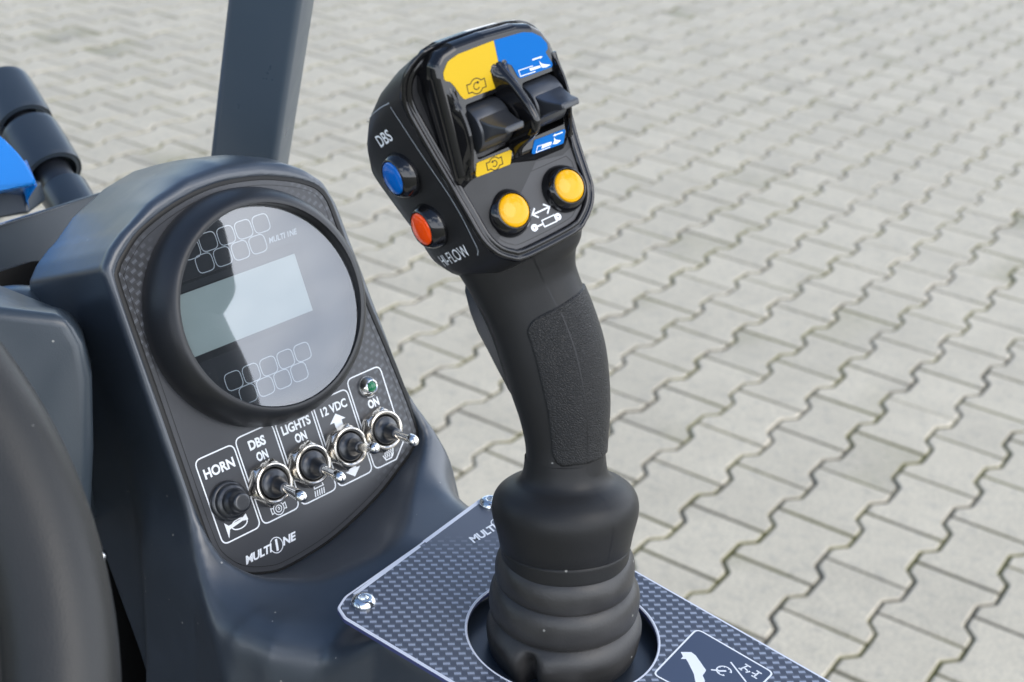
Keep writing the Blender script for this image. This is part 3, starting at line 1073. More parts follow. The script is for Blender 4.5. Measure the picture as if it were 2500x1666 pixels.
COLUMN = round_poly([(-61, -300), (-61, 36.5), (-54.5, 43.5), (-47, 48.5), (-29.6, 57), (-10, 61.5), (8, 61.8), (26.4, 59), (41, 54), (50, 48.5), (57.5, 41), (60.5, 30), (62.5, 0), (66.5, -60), (68.5, -88), (68.5, -300)],
                    [0, 4, 8, 10, 20, 20, 20, 20, 20, 12, 8, 12, 20, 20, 10, 0], 4)
POCKET = [(-56.7, -20), (-56.9, -60), (-56.7, -90), (-54.3, -100.2), (-46.9, -109.6), (-35.9, -115.2), (-24.4, -117.4), (1.2, -115.5), (30, -107.8), (49.6, -99), (59.5, -93.5), (64.0, -89),
          (65.2, -83), (64.4, -65.7), (62.3, -43), (60, -22.6), (57.9, 0), (56.9, 22), (56.0, 33.0), (53.2, 39.6), (47.5, 44.2), (39.2, 48.2), (24.6, 53.0), (6.4, 55.6), (-9.2, 55), (-25.4, 51.6), (-40.1, 46.2), (-49.2, 39.9), (-54.7, 34.5), (-56.6, 27)]
POCKET = smooth_poly(POCKET, 1.5)
ARM = round_poly([(-190, -36), (-150, -45), (-122, -59), (-104, -58), (-84, -49), (-58, -47), (-20, -50), (60, -60), (150, -70), (150, 28), (4, 54.5), (-79, 65), (-118, 78), (-190, 84)],
                 [0, 20, 12, 10, 16, 16, 20, 20, 5, 5, 10, 12, 20, 0], 4)
fA, fP, fB = Field(COLUMN, 60, 1.0), Field(POCKET, 40, .5), Field(ARM, 60, 1.0)
P2T = PLATE.inverted() @ PANEL
p2t = np.array(P2T)

def body_sdf(X, Y, Z):
    zz = np.minimum(Z, 0)
    grow = 10.5 * (1 - np.exp(zz / 18.0)) * np.clip((Y + 10) / 55, 0, 1) * np.clip((X + 42) / 50, 0, 1)
    lean = 0.0
    a2 = fA(X, Y - grow + lean)
    a = smax(smax(a2, Z - 0.6, 4.0), -(Z + 87 + np.clip(-Y, 0, 90) * .3), 4.0)
    tx = p2t[0, 0] * X + p2t[0, 1] * Y + p2t[0, 2] * Z + p2t[0, 3] * 1000
    ty = p2t[1, 0] * X + p2t[1, 1] * Y + p2t[1, 2] * Z + p2t[1, 3] * 1000
    tz = p2t[2, 0] * X + p2t[2, 1] * Y + p2t[2, 2] * Z + p2t[2, 3] * 1000
    b2 = fB(tx, ty) - np.clip((-tz - 6) / 120, 0, 1) ** 2 * 6
    s1, s2 = np.clip((22 - ty) / 66, 0, 1), np.clip((-52 - tx) / 34, 0, 1)
    drop = 17.0 * s1 * s1 * (3 - 2 * s1) * s2 * s2 * (3 - 2 * s2)
    b = smax(smax(b2, tz + 2.6 + drop, 14.0 * s2 + 5), -(tz + 150), 6.0)
    d = smin(a, b, 34.0)
    pk = np.maximum(fP(X, Y), -1.6 - Z)
    d = smax(d, -pk, 2.2)
    tray = np.maximum(np.hypot(tx - 1.2, ty + .2) - 44, -9 - tz)      # shallow tray under the boot
    d = smax(d, -tray, 2.0)
    return d

def surface_nets(f, lo, hi, h):
    n = [int(math.ceil((hi[i] - lo[i]) / h)) + 1 for i in range(3)]
    ax = [lo[i] + np.arange(n[i]) * h for i in range(3)]
    S = np.empty(n)
    for i in range(0, n[0], 16):
        X, Y, Z = np.meshgrid(ax[0][i:i + 16], ax[1], ax[2], indexing='ij')
        S[i:i + 16] = f(X, Y, Z)
    # close at the edge of the grid
    for k in range(3):
        sl = [slice(None)] * 3
        sl[k] = 0
        S[tuple(sl)] = np.maximum(S[tuple(sl)], h * .5)
        sl[k] = -1
        S[tuple(sl)] = np.maximum(S[tuple(sl)], h * .5)
    m = [q - 1 for q in n]
    acc = np.zeros(m + [3])
    cnt = np.zeros(m)
    corners = [(i, j, k) for i in (0, 1) for j in (0, 1) for k in (0, 1)]
    sub = {c: S[c[0]:c[0] + m[0], c[1]:c[1] + m[1], c[2]:c[2] + m[2]] for c in corners}
    for c in corners:
        for k in range(3):
            if c[k]:
                continue
            e = list(c)
            e[k] = 1
            s0, s1 = sub[c], sub[tuple(e)]
            cr = (s0 < 0) != (s1 < 0)
            t = np.where(cr, s0 / np.where(cr, s0 - s1, 1), 0)
            for q in range(3):
                acc[..., q] += np.where(cr, c[q] + (t if q == k else 0), 0)
            cnt += cr
    act = cnt > 0
    idx = np.full(m, -1)
    idx[act] = np.arange(act.sum())
    ii = np.argwhere(act)
    V = (ii + acc[act] / cnt[act][:, None]) * h + np.array(lo)
    F = []
    for k in range(3):
        a_, b_ = (k + 1) % 3, (k + 2) % 3
        sl0 = [slice(1, -1)] * 3
        sl0[k] = slice(0, n[k] - 1)
        sl1 = list(sl0)
        sl1[k] = slice(1, n[k])
        s0, s1 = S[tuple(sl0)] < 0, S[tuple(sl1)] < 0
        pos = np.argwhere(s0 != s1)
        sg = s0[s0 != s1]
        off = np.ones(3, int)
        off[k] = 0
        p = pos + off
        def at(da, db):
            q = p.copy()
            q[:, a_] -= da
            q[:, b_] -= db
            return idx[q[:, 0], q[:, 1], q[:, 2]]
        quad = np.stack([at(1, 1), at(0, 1), at(0, 0), at(1, 0)], 1)
        quad[~sg] = quad[~sg][:, ::-1]
        F.append(quad)
    F = np.concatenate(F)
    # pull the vertices onto the surface
    for _ in range(3):
        e = .3
        x, y, z = V.T
        d = f(x, y, z)
        gx = (f(x + e, y, z) - f(x - e, y, z)) / (2 * e)
        gy = (f(x, y + e, z) - f(x, y - e, z)) / (2 * e)
        gz = (f(x, y, z + e) - f(x, y, z - e)) / (2 * e)
        g2 = np.maximum(gx * gx + gy * gy + gz * gz, .05)
        st = np.clip(d / g2, -h * .4, h * .4)
        inside = np.all((V > np.array(lo) + h * 1.5) & (V < np.array(hi) - h * 2.5), 1)
        V = V - np.where(inside, st, 0)[:, None] * np.c_[gx, gy, gz] * .8
    return V, F

con = empty("dashboard_console", (-0.118, 0.583, 1.0), "dark blue grey plastic dashboard with round display, toggle switches and a carbon patterned armrest plate", "dashboard")
V, F = surface_nets(body_sdf, (-84, -300, -124), (104, 92, 250), 2.1)
housing = mesh("housing", V, F.tolist(), "housing_plastic", con, PANEL, 179, fix=False)

# black ring stands in for the shadow gap between housing and panel
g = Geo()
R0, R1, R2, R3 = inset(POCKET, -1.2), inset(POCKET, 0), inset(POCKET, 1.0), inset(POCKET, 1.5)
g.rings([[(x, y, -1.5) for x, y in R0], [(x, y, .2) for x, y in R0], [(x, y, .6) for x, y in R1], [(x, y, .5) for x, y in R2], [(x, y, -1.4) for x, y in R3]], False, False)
g.build("shadow_gap_ring", "slot_black", con, PANEL, 60)
g = Geo()
g.prism(inset(POCKET, 1.0), -1.5, 0.0)
panel = g.build("instrument_panel", "panel_film", con, PANEL, 30)

g = Geo()
Z0 = .12
g.strip(inset(POCKET, 3.4), .25, Z0, True)
g.build("film_edge", "groove_black", panel, PANEL)

g = Geo()
def box(g, x0, x1, y0, y1, chop=0):
    if chop:
        pts = round_poly([(x0, y0), (x1 - 7.0, y0), (x1, y0 + 6.5), (x1, y1), (x0, y1)], [3, 1, 1.5, 3.2, 3.2], 4)
    else:
        pts = round_poly([(x0, y0), (x1, y0), (x1, y1), (x0, y1)], 3.2, 5)
    g.strip(pts, .62, .12, True)
for k in range(5):
    x0, x1 = -50.6 + 21.44 * k, -30.6 + 21.44 * k
    box(g, x0, x1, -94.4, (-54.6, -53.0, -52.5, -52.5, -48.9)[k], chop=(k == 4))
put_text(g, "HORN", -48.3, -64.4, 15.6, 4.7, Z0, .035)
put_text(g, "DBS", -23.6, -60.9, 8.8, 4.6, Z0, .04)
put_text(g, "ON", -21.7, -67.1, 5.9, 4.4, Z0, .04)
put_text(g, "LIGHTS", -5.6, -60.9, 15.8, 4.5, Z0, .035)
put_text(g, "ON", -.4, -66.8, 6.3, 4.4, Z0, .04)
put_text(g, "12 VDC", 16.7, -60.6, 14.8, 4.3, Z0, .03)
put_text(g, "ON", 42.4, -66.5, 6.3, 4.3, Z0, .04)
g.poly([(23.9, -61.4), (19.4, -65.2), (21.8, -65.2), (21.8, -67.9), (26.1, -67.9), (26.1, -65.2), (28.4, -65.2)], Z0)
g.poly([(23.5, -93.0), (27.9, -89.3), (25.8, -89.3), (25.8, -86.9), (21.4, -86.9), (21.4, -89.3), (19.2, -89.3)], Z0)
# horn
g.poly([(-46.9, -85.6), (-45.2, -87.6), (-38.2, -87.2), (-35.6, -85.9), (-35.3, -88.9), (-38.2, -88.3), (-45.2, -89.4), (-46.9, -93.0)][::-1], Z0)
g.strip([(-40.0 + 4.0 * math.cos(a), -88.9 + 2.2 * math.sin(a)) for a in np.linspace(0, 2 * math.pi, 24, endpoint=False)], .55, Z0 + .02, True)
# pump
cx, cy = -19.4, -90.6
for r in (2.7, 1.5):
    g.strip([(cx + r * math.cos(a), cy + r * 1.05 * math.sin(a)) for a in np.linspace(0, 2 * math.pi, 24, endpoint=False)], .42, Z0, True)
for sgn in (-1, 1):
    g.strip([(cx + sgn * 2.4, cy + 1.0), (cx + sgn * 3.9, cy + 1.5), (cx + sgn * 3.9, cy - 1.3), (cx + sgn * 2.4, cy - .9)], .42, Z0)
    g.strip([(cx + sgn * .8, cy + 2.4), (cx + sgn * 1.3, cy + 3.7)], .42, Z0)
g.strip([(cx - .4, cy - .6), (cx + .5, cy - .2), (cx + .2, cy + .7), (cx - .5, cy + .3)], .35, Z0)
# lamp
g.strip([(1.0, -89.8), (6.0, -89.8)] + [(3.5 + 2.5 * math.cos(a), -89.8 + 3.1 * math.sin(a)) for a in np.linspace(.15, math.pi - .15, 12)], .5, Z0, True)
for k in range(5):
    g.strip([(.9 + 1.25 * k, -90.8), (.3 + 1.25 * k, -93.6)], .55, Z0)
# heated seat
g.strip([(48.6, -87.3), (47.3, -91.3), (45.9, -92.6), (42.6, -92.6), (41.6, -90.0)], .6, Z0)
for k in range(4):
    x = 42.6 + 1.2 * k
    g.strip([(x, -91.8), (x + .5, -90.9), (x + .2, -90.0), (x + .7, -89.2), (x + .4, -88.4)], .45, Z0)
g.build("panel_print", "print_white", panel, PANEL)

def logo(g, x, y, w, z, rot=0.0):
    """name in slanted capitals with a ringed numeral in the middle"""
    c, s = math.cos(rot), math.sin(rot)
    h = w * .135
    def put(body, a, b, ww, hh, bold, sh):
        put_text(g, body, x + a * c - b * s, y + a * s + b * c, ww, hh, z, bold, sh, .95, rot)
    put("MULTI", 0, 0, w * .53, h, .035, .30)
    put("NE", w * .715, 0, w * .285, h, .035, .30)
    put("1", w * .575, -h * .2, w * .075, h * 1.4, .05, .2)
    r = w * .115
    ccx, ccy = w * .605, h * .5
    g.strip([(x + (ccx + r * math.cos(a)) * c - (ccy + r * 1.1 * math.sin(a)) * s, y + (ccx + r * math.cos(a)) * s + (ccy + r * 1.1 * math.sin(a)) * c) for a in np.linspace(0, 2 * math.pi, 36, endpoint=False)], w * .014, z + .01, True)
g = Geo()
logo(g, -43.4, -107.4, 28.2, .13)
g.build("name_print", "print_white", panel, PANEL)

# --- round display
GC_ = (1.1, -1.2)
g = Geo()
prof = [(53.8, -1.0), (54.0, 2.5), (53.7, 6), (52.6, 10), (51.0, 13.6), (49.4, 16.2), (47.7, 18.0), (46.2, 18.7), (45.2, 18.5), (44.9, 17.6), (44.85, 11.0)]
prof = smooth_poly(prof, 1.0, False)
g.lathe(prof, (GC_[0], GC_[1], 0), seg=128)
gauge = g.build("gauge", "bezel_rubber", con, PANEL, 60)
def disc(r, z, n=96):
    return [(GC_[0] + r * math.cos(a), GC_[1] + r * math.sin(a)) for a in np.linspace(0, 2 * math.pi, n, endpoint=False)]
g = Geo()
g.prism(disc(44.9, 0), 9.5, 11.4)
g.build("dial_face", "dial_black", gauge, PANEL, 30)
g = Geo()
def clip_disc(x0, x1, y0, y1, r=44.6):
    """rectangle clipped by the dial's circle"""
    pts = []
    for i in range(41):
        y = y0 + (y1 - y0) * i / 40
        xr = GC_[0] + math.sqrt(max(0, r * r - (y - GC_[1]) ** 2))
        pts.append((min(x1, xr), y))
    for i in range(40, -1, -1):
        y = y0 + (y1 - y0) * i / 40
        xl = GC_[0] - math.sqrt(max(0, r * r - (y - GC_[1]) ** 2))
        pts.append((max(x0, xl), y))
    return pts
g.prism(clip_disc(-60, 27, -14.2, 21.2), 11.4, 11.7)
g.build("display_frame", "dial_dark", gauge, PANEL, 30)
g = Geo()
g.prism(clip_disc(-60, 26.2, -19.6, -14.0), 11.3, 11.8)
g.prism(clip_disc(-60, 26.2, 17.2, 19.8), 11.3, 11.8)
g.build("display_frame_strip", "dial_black", gauge, PANEL, 30)
g = Geo()
g.prism(clip_disc(-60, 22.5, -10.6, 16.4), 11.7, 12.0)
g.build("lcd_screen", "lcd_grey", gauge, PANEL, 30)
g = Geo()
def cell(g, cx, cy):
    g.strip(round_poly([(cx - 4.1, cy - 3.9), (cx + 4.1, cy - 3.9), (cx + 4.1, cy + 3.9), (cx - 4.1, cy + 3.9)], 2.6, 4), .42, 11.9, True)
for k in range(5):
    cell(g, -25.7 + 9.2 * k, 34.0) if k else cell(g, -25.5, 33.0)
for k in range(4):
    cell(g, -21.3 + 9.2 * k, 25.8)
g.build("dial_print", "print_grey", gauge, PANEL)
g = Geo()
for k in range(5):
    cell(g, -26.2 + 9.23 * k, -26.5)
for k in range(4):
    cell(g, -21.6 + 9.2 * k, -34.4)
g.build("dial_print", "print_grey", gauge, PANEL)
g = Geo()
put_text(g, "MULTI 1NE", 12.0, 24.3, 15.5, 2.6, 11.9, .02, .25)
g.build("dial_name", "print_grey", gauge, PANEL)
g = Geo()
g.prism(disc(44.7, 0), 13.9, 15.6)
g.v = [(x, y, z - (y - GC_[1]) * .055) for x, y, z in g.v]
g.build("cover_glass", "cover_glass", gauge, PANEL, 30)

# --- toggle switches, horn button, lamp
def toggle(x, y, tilt):
    g = Geo()
    # rubber cone that leans with the lever
    prof = [(6.6, 3.0), (6.8, 6.0), (6.3, 7.2), (5.2, 7.8), (4.2, 8.4), (3.7, 9.4), (3.4, 10.8), (3.0, 12.6), (2.75, 14.0), (2.6, 14.6), (2.0, 14.8)]
    prof = smooth_poly(prof, .6, False)
    rings = []
    ty = math.tan(math.radians(tilt))
    for r, h in prof:
        k = max(0, h - 6) 
        rings.append([(x + r * math.cos(a), y - k * ty + r * math.sin(a), h) for a in np.linspace(0, 2 * math.pi, 36, endpoint=False)])
    g.rings(rings)
    boot_ = g.build("toggle_switch", "switch_rubber", con, PANEL, 60)
    g = Geo()
    rot = random.uniform(-.12, .12) + .18
    hexo = lambda r: [(x + r * math.cos(a + rot), y + r * math.sin(a + rot)) for a in [k * math.pi / 3 for k in range(6)]]
    def hexring(r, z, n=8):
        pts = hexo(r)
        out = []
        for i in range(6):
            p, q = pts[i], pts[(i + 1) % 6]
            for k in range(n):
                out.append((p[0] + (q[0] - p[0]) * k / n, p[1] + (q[1] - p[1]) * k / n, z))
        return out
    def circ_(r, z, n=48):
        return [(x + r * math.cos(2 * math.pi * i / n + rot), y + r * math.sin(2 * math.pi * i / n + rot), z) for i in range(n)]
    def mixr(r, z, lim):
        out = []
        for p in hexring(r, z):
            d = math.hypot(p[0] - x, p[1] - y)
            k = min(1, lim / d)
            out.append((x + (p[0] - x) * k, y + (p[1] - y) * k, z))
        return out
    g.rings([mixr(11.0, .1, 10.6), mixr(11.1, .6, 11.0), mixr(11.1, 4.2, 11.0), mixr(10.9, 5.2, 9.9), circ_(9.4, 5.5), circ_(9.4, 6.6), circ_(9.1, 7.1), circ_(8.5, 7.3), circ_(7.8, 7.0), circ_(7.3, 6.4), circ_(7.1, 5.0)], False, False)
    g.build("nut", "nickel", boot_, PANEL, 35)
    g = Geo()
    lv = [(1.9, 14), (2.0, 17), (2.2, 20), (2.5, 22.8), (2.75, 24.8), (2.7, 26.2), (2.2, 27.6), (1.2, 28.4), (.1, 28.6)]
    lv = smooth_poly(lv, .5, False)
    rings = [[(x + r * math.cos(a), y - (h - 6) * ty + r * math.sin(a), h) for a in np.linspace(0, 2 * math.pi, 32, endpoint=False)] for r, h in lv]
    g.rings(rings)
    g.build("lever", "chrome", boot_, PANEL, 80)
random.seed(3)
for x, t in ((-20.6, 15), (.9, 15), (22.4, 1), (43.7, 14)):
    toggle(x, -77.4, t)
g = Geo()
g.lathe(smooth_poly([(8.9, -.2), (9.1, 1.0), (8.8, 2.2), (8.2, 2.6), (7.7, 2.8), (7.9, 3.6), (7.5, 5.0), (6.6, 5.6), (6.0, 6.0), (6.1, 7.0), (5.6, 8.3), (4.9, 9.0), (4.5, 10.0), (4.35, 12.6), (4.1, 13.5), (3.4, 13.95), (.05, 14.0)], .5, False), (-41.7, -77.2, 0), seg=64)
g.build("horn_button", "switch_rubber", con, PANEL, 60)
g = Geo()
g.lathe(smooth_poly([(5.3, 0), (5.4, .8), (5.0, 1.9), (4.0, 3.4), (3.2, 4.3), (2.8, 4.5), (2.45, 4.2), (2.4, 3.2)], .3, False), (45.1, -56.0, 0), seg=48)
lamp = g.build("indicator_lamp", "chrome", con, PANEL, 40)
g = Geo()
dome_cap(g, (0, 0, 0), 2.3, 1.3)
g.v = [(a + 45.1, b - 56.0, c + 3.9) for a, b, c in g.v]
g.build("lens", "lamp_green", lamp, PANEL, 50)

# --- patterned plate round the joystick
PL = [(-82.0, -36.5), (-80.6, 12.4), (-80.6, 62), (-77.5, 68.6), (4, 57.2), (160, 29.0), (160, -71), (-19, -53.6), (-73.0, -48.2), (-79.5, -44.5)]
PL = round_poly(PL, [9, 40, 4, 7, 30, 5, 5, 40, 5, 4], 5)
hole = [(1.2 + 38.6 * math.cos(a), -.2 + 38.6 * math.sin(a)) for a in np.linspace(0, 2 * math.pi, 96, endpoint=False)]
bm = bmesh.new()
i1, e1 = loop(inset(PL, .35), 0)
i2, e2 = loop(inset(hole, -.35), 0)
bmesh.ops.triangle_fill(bm, use_beauty=True, edges=e1 + e2)
for f in bm.faces:
    f.material_index = 0
for vs0, pts in ((i1, PL), (i2, hole)):
    pv = vs0
    for q, zz in ((pts, -.35), (pts, -2.0)):
        nv = [bm.verts.new((x * MM, y * MM, zz * MM)) for x, y in q]
        for i in range(len(nv)):
            j = (i + 1) % len(nv)
            bm.faces.new((pv[i], pv[j], nv[j], nv[i])).material_index = 1 if zz > -1 else 2
        pv = nv
bmesh.ops.recalc_face_normals(bm, faces=bm.faces)
me = bpy.data.meshes.new("control_plate")
bm.to_mesh(me)
bm.free()
plate = link("control_plate", me, ["plate_film", "pale_edge_sheen", "plate_side"], con, PLATE)
for p in me.polygons:
    p.use_smooth = False
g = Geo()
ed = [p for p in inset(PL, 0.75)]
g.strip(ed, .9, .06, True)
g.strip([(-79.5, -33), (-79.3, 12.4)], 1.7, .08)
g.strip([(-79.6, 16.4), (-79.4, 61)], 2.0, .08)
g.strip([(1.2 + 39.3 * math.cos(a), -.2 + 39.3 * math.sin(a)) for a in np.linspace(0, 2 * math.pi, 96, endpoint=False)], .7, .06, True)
g.build("edge_glint_strip", "pale_edge_sheen", plate, PLATE)  # white strips paint the chamfer's bright reflection onto the flat top
g = Geo()
ST = round_poly([(43.4, 37.0), (81.0, 30.3), (78.0, -4.0), (42.6, -1.2)], 3.2, 5)
g.poly(ST, .07)
st = g.build("pictogram_field", "plate_plain", plate, PLATE)
g = Geo()
g.strip(inset(ST, .4), .75, .1, True)
k_ = 1.0
MAN = [(45.3, 18.5), (48.7, 21.1), (51.1, 20.3), (58.5, 14.5), (58.7, 12.6), (58.8, 10.7), (60.9, 8.4), (62.6, 3.2), (59.4, 3.0), (58.3, 5.3), (55.5, 9.5), (50.2, 14.8), (49.0, 15.8), (47.3, 14.5), (47.3, 16.5)]
g.poly(MAN, .1)
cx, cy = 64.3, 18.6
g.strip([(cx + 2.9 * math.cos(a), cy + 2.9 * math.sin(a)) for a in np.linspace(math.radians(10), math.radians(300), 22)], .55, .1)
for a in np.linspace(math.radians(20), math.radians(290), 7):
    g.strip([(cx + 2.2 * math.cos(a), cy + 2.2 * math.sin(a)), (cx + 2.8 * math.cos(a), cy + 2.8 * math.sin(a))], .4, .11)
g.strip([(cx - 2.0, cy - 1.6), (cx + .8, cy + .5)], .9, .12)
g.strip([(cx - 4.4, cy - 2.6), (cx - 2.2, cy - 1.4)], .8, .12)
g.strip([(64.1, 25.4), (74.2, 17.9)], .7, .1)
for p, q in (((69.2, 28.0), (72.0, 27.4)), ((69.9, 23.4), (68.2, 24.0)), ((70.6, 27.6), (69.0, 23.8)), ((69.8, 25.6), (71.8, 24.6)), ((71.6, 23.2), (72.8, 24.9)),
             ((74.6, 27.0), (77.1, 26.4)), ((75.9, 26.6), (75.3, 22.6)), ((74.2, 22.9), (76.8, 22.4)), ((73.6, 24.7), (75.6, 24.6))):
    g.strip([p, q], .7, .12)
g.strip([(60.8, 5.6), (66.6, 8.0)], .7, .1)
g.build("pictogram", "print_white", st, PLATE)
g = Geo()
logo(g, -62.0, 29.5, 34, .09, math.radians(83))
g.build("name_print", "print_white", plate, PLATE)
for i, (x, y) in enumerate(((-73.0, -35.3), (-74.2, 60.8))):
    g = Geo()
    dome = smooth_poly([(5.1, .05), (5.2, .6), (4.8, 1.7), (3.9, 2.6), (2.9, 3.0), (2.35, 3.05)], .4, False)
    g.lathe(dome, (x, y, 0), seg=40)
    hx = lambda r, z: [(x + r * math.cos(q), y + r * math.sin(q), z) for q in [2 * math.pi * k / 40 for k in range(40)]]
    def hexi(r, z):
        out = []
        for k in range(40):
            q = 2 * math.pi * k / 40
            m_ = (q + .3) % (math.pi / 3) - math.pi / 6
            rr = r * math.cos(math.pi / 6) / math.cos(m_)
            out.append((x + rr * math.cos(q), y + rr * math.sin(q), z))
        return out
    g.rings([hx(2.35, 3.05), hexi(2.1, 2.9), hexi(2.0, 1.2)], False, True)
    g.build("screw", "zinc_screw", plate, PLATE, 40)

# ------------------------------------------------------------------ roll bar post
def vec(*p):
    return Vector(p)
FLb, FLt = vec(-0.1775, 0.7598, 1.1818), vec(-0.1614, 0.732, 1.2738)
FRb = vec(-0.1401, 0.759, 1.1801)
ax = (FLt - FLb).normalized()
ri = (FRb - FLb)
ri = (ri - ax * ri.dot(ax)).normalized()
bk = ax.cross(ri)
if bk.y < 0:
    bk = -bk
bk = (bk + ri * .10).normalized()
post = empty("roll_bar_post", tuple(FLb - ax * .45), "leaning dark grey rectangular steel post behind the dashboard", "post")
sec = round_poly([(0, 0), (37.5, 0), (37.5, 34), (0, 34)], 4.5, 5)
def pp(a, b, h):
    p = FLb + ri * a * MM + bk * b * MM + ax * h
    return tuple(p)
g = Geo()
g.rings([[pp(a, b, h) for a, b in sec] for h in (-.45, 0, .1, .4, .85)])
g.build("tube", "post_paint", post, WORLD, 25, unit=1.0)
g = Geo()
bs = round_poly([(-16, -14), (54, -14), (54, 50), (-16, 50)], 6, 3)
g.rings([[pp(a, b, h) for a, b in bs] for h in (-.456, -.45)])
g.build("foot_plate", "post_paint", post, WORLD, 25, unit=1.0)

# ------------------------------------------------------------------ sheet of bodywork left of the hood
def slab(name, pts, back, mat, parent, bev=0.004, seg=4):
    """thick polygon pts (world) extruded by vector back, with rounded edges"""
    n = len(pts)
    b = Vector(back)
    v = [tuple(p) for p in pts] + [tuple(Vector(p) + b) for p in pts]
    f = [tuple(range(n)), tuple(range(2 * n - 1, n - 1, -1))] + [(i, (i + 1) % n, n + (i + 1) % n, n + i) for i in range(n)]
    o = mesh(name, v, f, mat, parent, WORLD, unit=1.0)
    m = o.modifiers.new("bevel", 'BEVEL')
    m.width = bev
    m.segments = seg
    m.limit_method = 'ANGLE'
    m.angle_limit = math.radians(15)
    o.data.polygons.foreach_set("use_smooth", [True] * len(o.data.polygons))
    m.harden_normals = True
    return o

sheet = empty("cowl_sheet", (-0.27, 0.70, 1.13), "blue grey sheet metal cowl with a bright upper edge beside the dashboard hood", "cowl")
slab("sheet", [(-0.3722, 0.567, 1.149), (-0.3122, 0.6351, 1.1536), (-0.2704, 0.6869, 1.1573), (-0.2335, 0.7417, 1.1586), (-0.2272, 0.7459, 1.1468), (-0.2217, 0.7291, 1.1119), (-0.2556, 0.6872, 1.1233), (-0.2606, 0.6925, 1.1343), (-0.2681, 0.6759, 1.1344), (-0.3101, 0.6248, 1.132), (-0.37, 0.557, 1.128)],
     (-0.0022, 0.0018, -0.0006), "sheet_paint", sheet, .0006, 2)
slab("flange", [(-0.3722, 0.567, 1.149), (-0.3122, 0.6351, 1.1536), (-0.2704, 0.6869, 1.1573), (-0.2340, 0.7411, 1.1582), (-0.2349, 0.7419, 1.1567), (-0.2713, 0.6877, 1.1558), (-0.3131, 0.6359, 1.1521), (-0.3731, 0.5678, 1.1475)],
     (-0.003, 0.0025, -0.001), "pale_edge_sheen", sheet, .0005, 2)  # pale colour paints the reflection along the upper edge

# ------------------------------------------------------------------ steering column cover
cover = empty("steering_column_cover", (-0.20, 0.53, 1.06), "grey moulded steering column cover with rounded corner behind the steering wheel", "cover")
fr_ = [(-0.2281, 0.492, 1.2021), (-0.2004, 0.5022, 1.2002), (-0.1802, 0.5066, 1.1977), (-0.1751, 0.5071, 1.1964), (-0.1694, 0.5063, 1.1856), (-0.1664, 0.5048, 1.1711), (-0.1654, 0.4991, 1.1431), (-0.1665, 0.495, 1.1162), (-0.1685, 0.49, 1.1012), (-0.2269, 0.4643, 1.0985)]
bk_ = [(-0.2587, 0.5625, 1.187), (-0.2281, 0.574, 1.1765), (-0.2047, 0.5734, 1.1683), (-0.1978, 0.5734, 1.1682), (-0.1918, 0.5716, 1.1599), (-0.1879, 0.5698, 1.1448), (-0.1866, 0.5617, 1.1049), (-0.1866, 0.5537, 1.0768), (-0.1879, 0.5463, 1.0613), (-0.2548, 0.5213, 1.0556)]
n = len(fr_)
o = mesh("shell", fr_ + bk_, [tuple(range(n)), tuple(range(2 * n - 1, n - 1, -1))] + [(i, (i + 1) % n, n + (i + 1) % n, n + i) for i in range(n)], "cover_plastic", cover, WORLD, unit=1.0)
m = o.modifiers.new("bevel", 'BEVEL')
m.width = .0055
m.segments = 5
m.limit_method = 'ANGLE'
m.angle_limit = math.radians(40)
o.data.polygons.foreach_set("use_smooth", [True] * n * 1 + [True] * 2)
g = Geo()
rings = []
cpt = Vector((-0.2300, 0.6000, 1.128))
for k in range(9):
    a = k / 8 * math.pi / 2
    r, h = 0.030 * math.cos(a) + .0002, 0.034 * math.sin(a)
    rings.append([(cpt.x + 1.25 * r * math.cos(q), cpt.y + r * math.sin(q), cpt.z + h) for q in np.linspace(0, 2 * math.pi, 32, endpoint=False)])
g.rings([[(p[0], p[1], p[2] - .08) for p in rings[0]]] + rings)
g.build("column_cap", "cover_plastic", cover, WORLD, 60, unit=1.0)

sc_f = axis_frame((-0.1695, 0.5119, 1.0800), (-0.1695 + .02, 0.5119 - .08, 1.0800 + .05))
Geo().lathe([(3.0, -8), (3.0, 0), (2.7, .8), (1.7, 1.4), (.1, 1.6)], seg=28).build("screw", "chrome", cover, sc_f, 40)

# ------------------------------------------------------------------ steering wheel
WC = Vector((-0.2887, 0.276, 1.1681))
wz = Vector((0.2733, -0.6725, 0.6877)).normalized()
wx = Vector((0, 0, 1)).cross(wz).normalized()
wy = wz.cross(wx)
WF = FR([[wx[i], wy[i], wz[i], WC[i]] for i in range(3)])
wheel = empty("steering_wheel", tuple(WC), "thick grey black foam steering wheel rim at the left edge", "steering wheel")
Rm, rt = 175.0, 16.5
g = Geo()
vs, fs = [], []
n1, n2 = 160, 40
for i in range(n1):
    A = 2 * math.pi * i / n1
    for j in range(n2):
        b = 2 * math.pi * j / n2
        rr = rt * (1 + .03 * math.cos(2 * b))
        vs.append(((Rm + rr * math.cos(b)) * math.cos(A), (Rm + rr * math.cos(b)) * math.sin(A), rr * math.sin(b)))
for i in range(n1):
    for j in range(n2):
        fs.append((i * n2 + j, ((i + 1) % n1) * n2 + j, ((i + 1) % n1) * n2 + (j + 1) % n2, i * n2 + (j + 1) % n2))
g.add(vs, fs)
g.build("rim", "wheel_foam", wheel, WF, 179)
g = Geo()
g.lathe(smooth_poly([(46, -34), (48, -24), (46, -12), (38, -7), (20, -5), (.1, -4.5)], 2, False), seg=64, cap0=True)
g.build("hub", "grip_plastic", wheel, WF, 50)
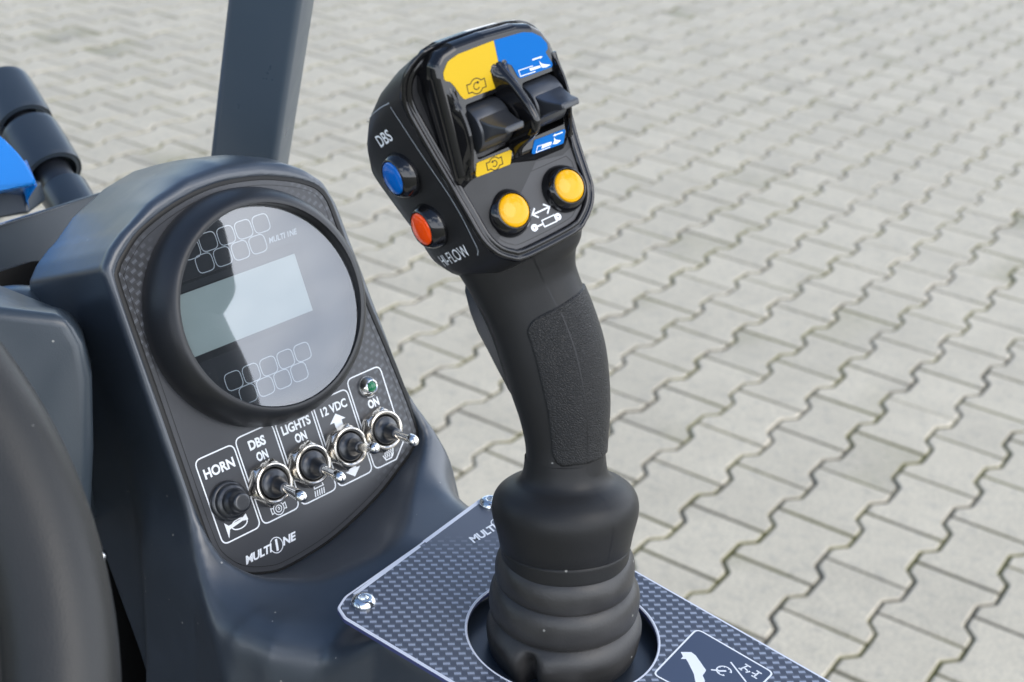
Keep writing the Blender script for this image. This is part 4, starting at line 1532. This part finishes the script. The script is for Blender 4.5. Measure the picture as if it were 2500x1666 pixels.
for A in (math.radians(90), math.radians(210), math.radians(330)):
    g = Geo()
    c_, s_ = math.cos(A), math.sin(A)
    rings = []
    for r, zz, hw in ((38, -16, 15), (80, -13, 12), (130, -6, 11), (166, -1, 13)):
        rings.append([(r * c_ - a * s_, r * s_ + a * c_, zz + b) for a, b in round_poly([(-hw, -3), (hw, -3), (hw, 3), (-hw, 3)], 2, 3)])
    g.rings(rings)
    g.build("spoke", "grip_plastic", wheel, WF, 40)

# ------------------------------------------------------------------ front of the machine beyond the cowl
hose = empty("hydraulic_hose", (-0.2623, 0.803, 1.08), "black hydraulic hose with two chunky rubber sleeves beyond the cowl", "hose")
HP = [Vector(p) for p in ((-0.3548, 0.9022, 1.1777), (-0.3177, 0.8615, 1.151), (-0.291, 0.8308, 1.1333), (-0.2693, 0.8065, 1.1175))]
HFR = axis_frame(tuple(HP[3]), tuple(HP[0]))
def at_t(p):
    return (Vector(p) - HP[3]).dot((HP[0] - HP[3]).normalized()) * 1000
d2, d1 = at_t(HP[2]), at_t(HP[1])
pl = d1 - d2
def sleeve(z0, z1, r):
    return smooth_poly([(r * .8, z0), (r * .93, z0 + .8), (r, z0 + 3), (r, z1 - 3), (r * .93, z1 - .8), (r * .8, z1)], 1.0, False)
g = Geo()
g.lathe([(11.0, -60), (11.0, d1 + pl - 8)], seg=40)
core = g.build("hose_core", "switch_rubber", hose, HFR, 60)
for z0, z1, r in ((d2, d1 - 7, 18.6), (d1, d1 + pl - 7, 18.6)):
    Geo().lathe(sleeve(z0, z1, r), seg=56).build("rubber_sleeve", "sheet_paint", hose, HFR, 50)
Geo().lathe([(14.4, -60), (14.8, d2 - 16), (14.0, d2 - 14), (12.0, d2 - 13.5)], seg=56).build("ferrule", "sheet_paint", hose, HFR, 50)

bon = empty("bonnet", (-0.32, 0.78, 1.12), "bright blue painted bonnet corner at the left edge in front of the black hose", "bonnet")
slab("bonnet_skin", [(-0.40, 0.72, 1.185)] + smooth_poly([(-0.3053, 0.7521, 1.1889), (-0.2948, 0.7591, 1.1804), (-0.2838, 0.7555, 1.1728), (-0.276, 0.7515, 1.1645), (-0.2712, 0.748, 1.1573)], .003, False) + [(-0.2921, 0.7457, 1.1525)] + [(-0.40, 0.70, 1.147)], (-0.035, 0.03, -0.02), "blue_paint", bon, .0025, 3)
slab("bonnet_side", [(-0.2712, 0.748, 1.1573), (-0.2795, 0.7531, 1.1449), (-0.2807, 0.7596, 1.1354), (-0.282, 0.756, 1.151)], (-0.02, 0.04, 0.0), "blue_paint", bon, .001, 2)
slab("bracket", [(-0.3972, 0.7532, 1.1385), (-0.3172, 0.7732, 1.1405), (-0.2892, 0.7738, 1.1419), (-0.2848, 0.7686, 1.1311), (-0.3155, 0.7651, 1.1237), (-0.3972, 0.745, 1.12)], (0, 0.03, -.003), "cover_plastic", bon, .002, 3)

# ------------------------------------------------------------------ dark bulkhead behind the foot space
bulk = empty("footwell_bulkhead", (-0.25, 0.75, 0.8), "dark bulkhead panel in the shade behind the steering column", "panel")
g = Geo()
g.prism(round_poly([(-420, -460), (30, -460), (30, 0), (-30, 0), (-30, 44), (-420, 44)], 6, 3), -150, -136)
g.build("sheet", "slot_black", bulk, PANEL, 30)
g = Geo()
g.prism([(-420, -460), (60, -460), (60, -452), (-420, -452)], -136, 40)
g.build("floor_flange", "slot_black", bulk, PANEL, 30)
#NEXT
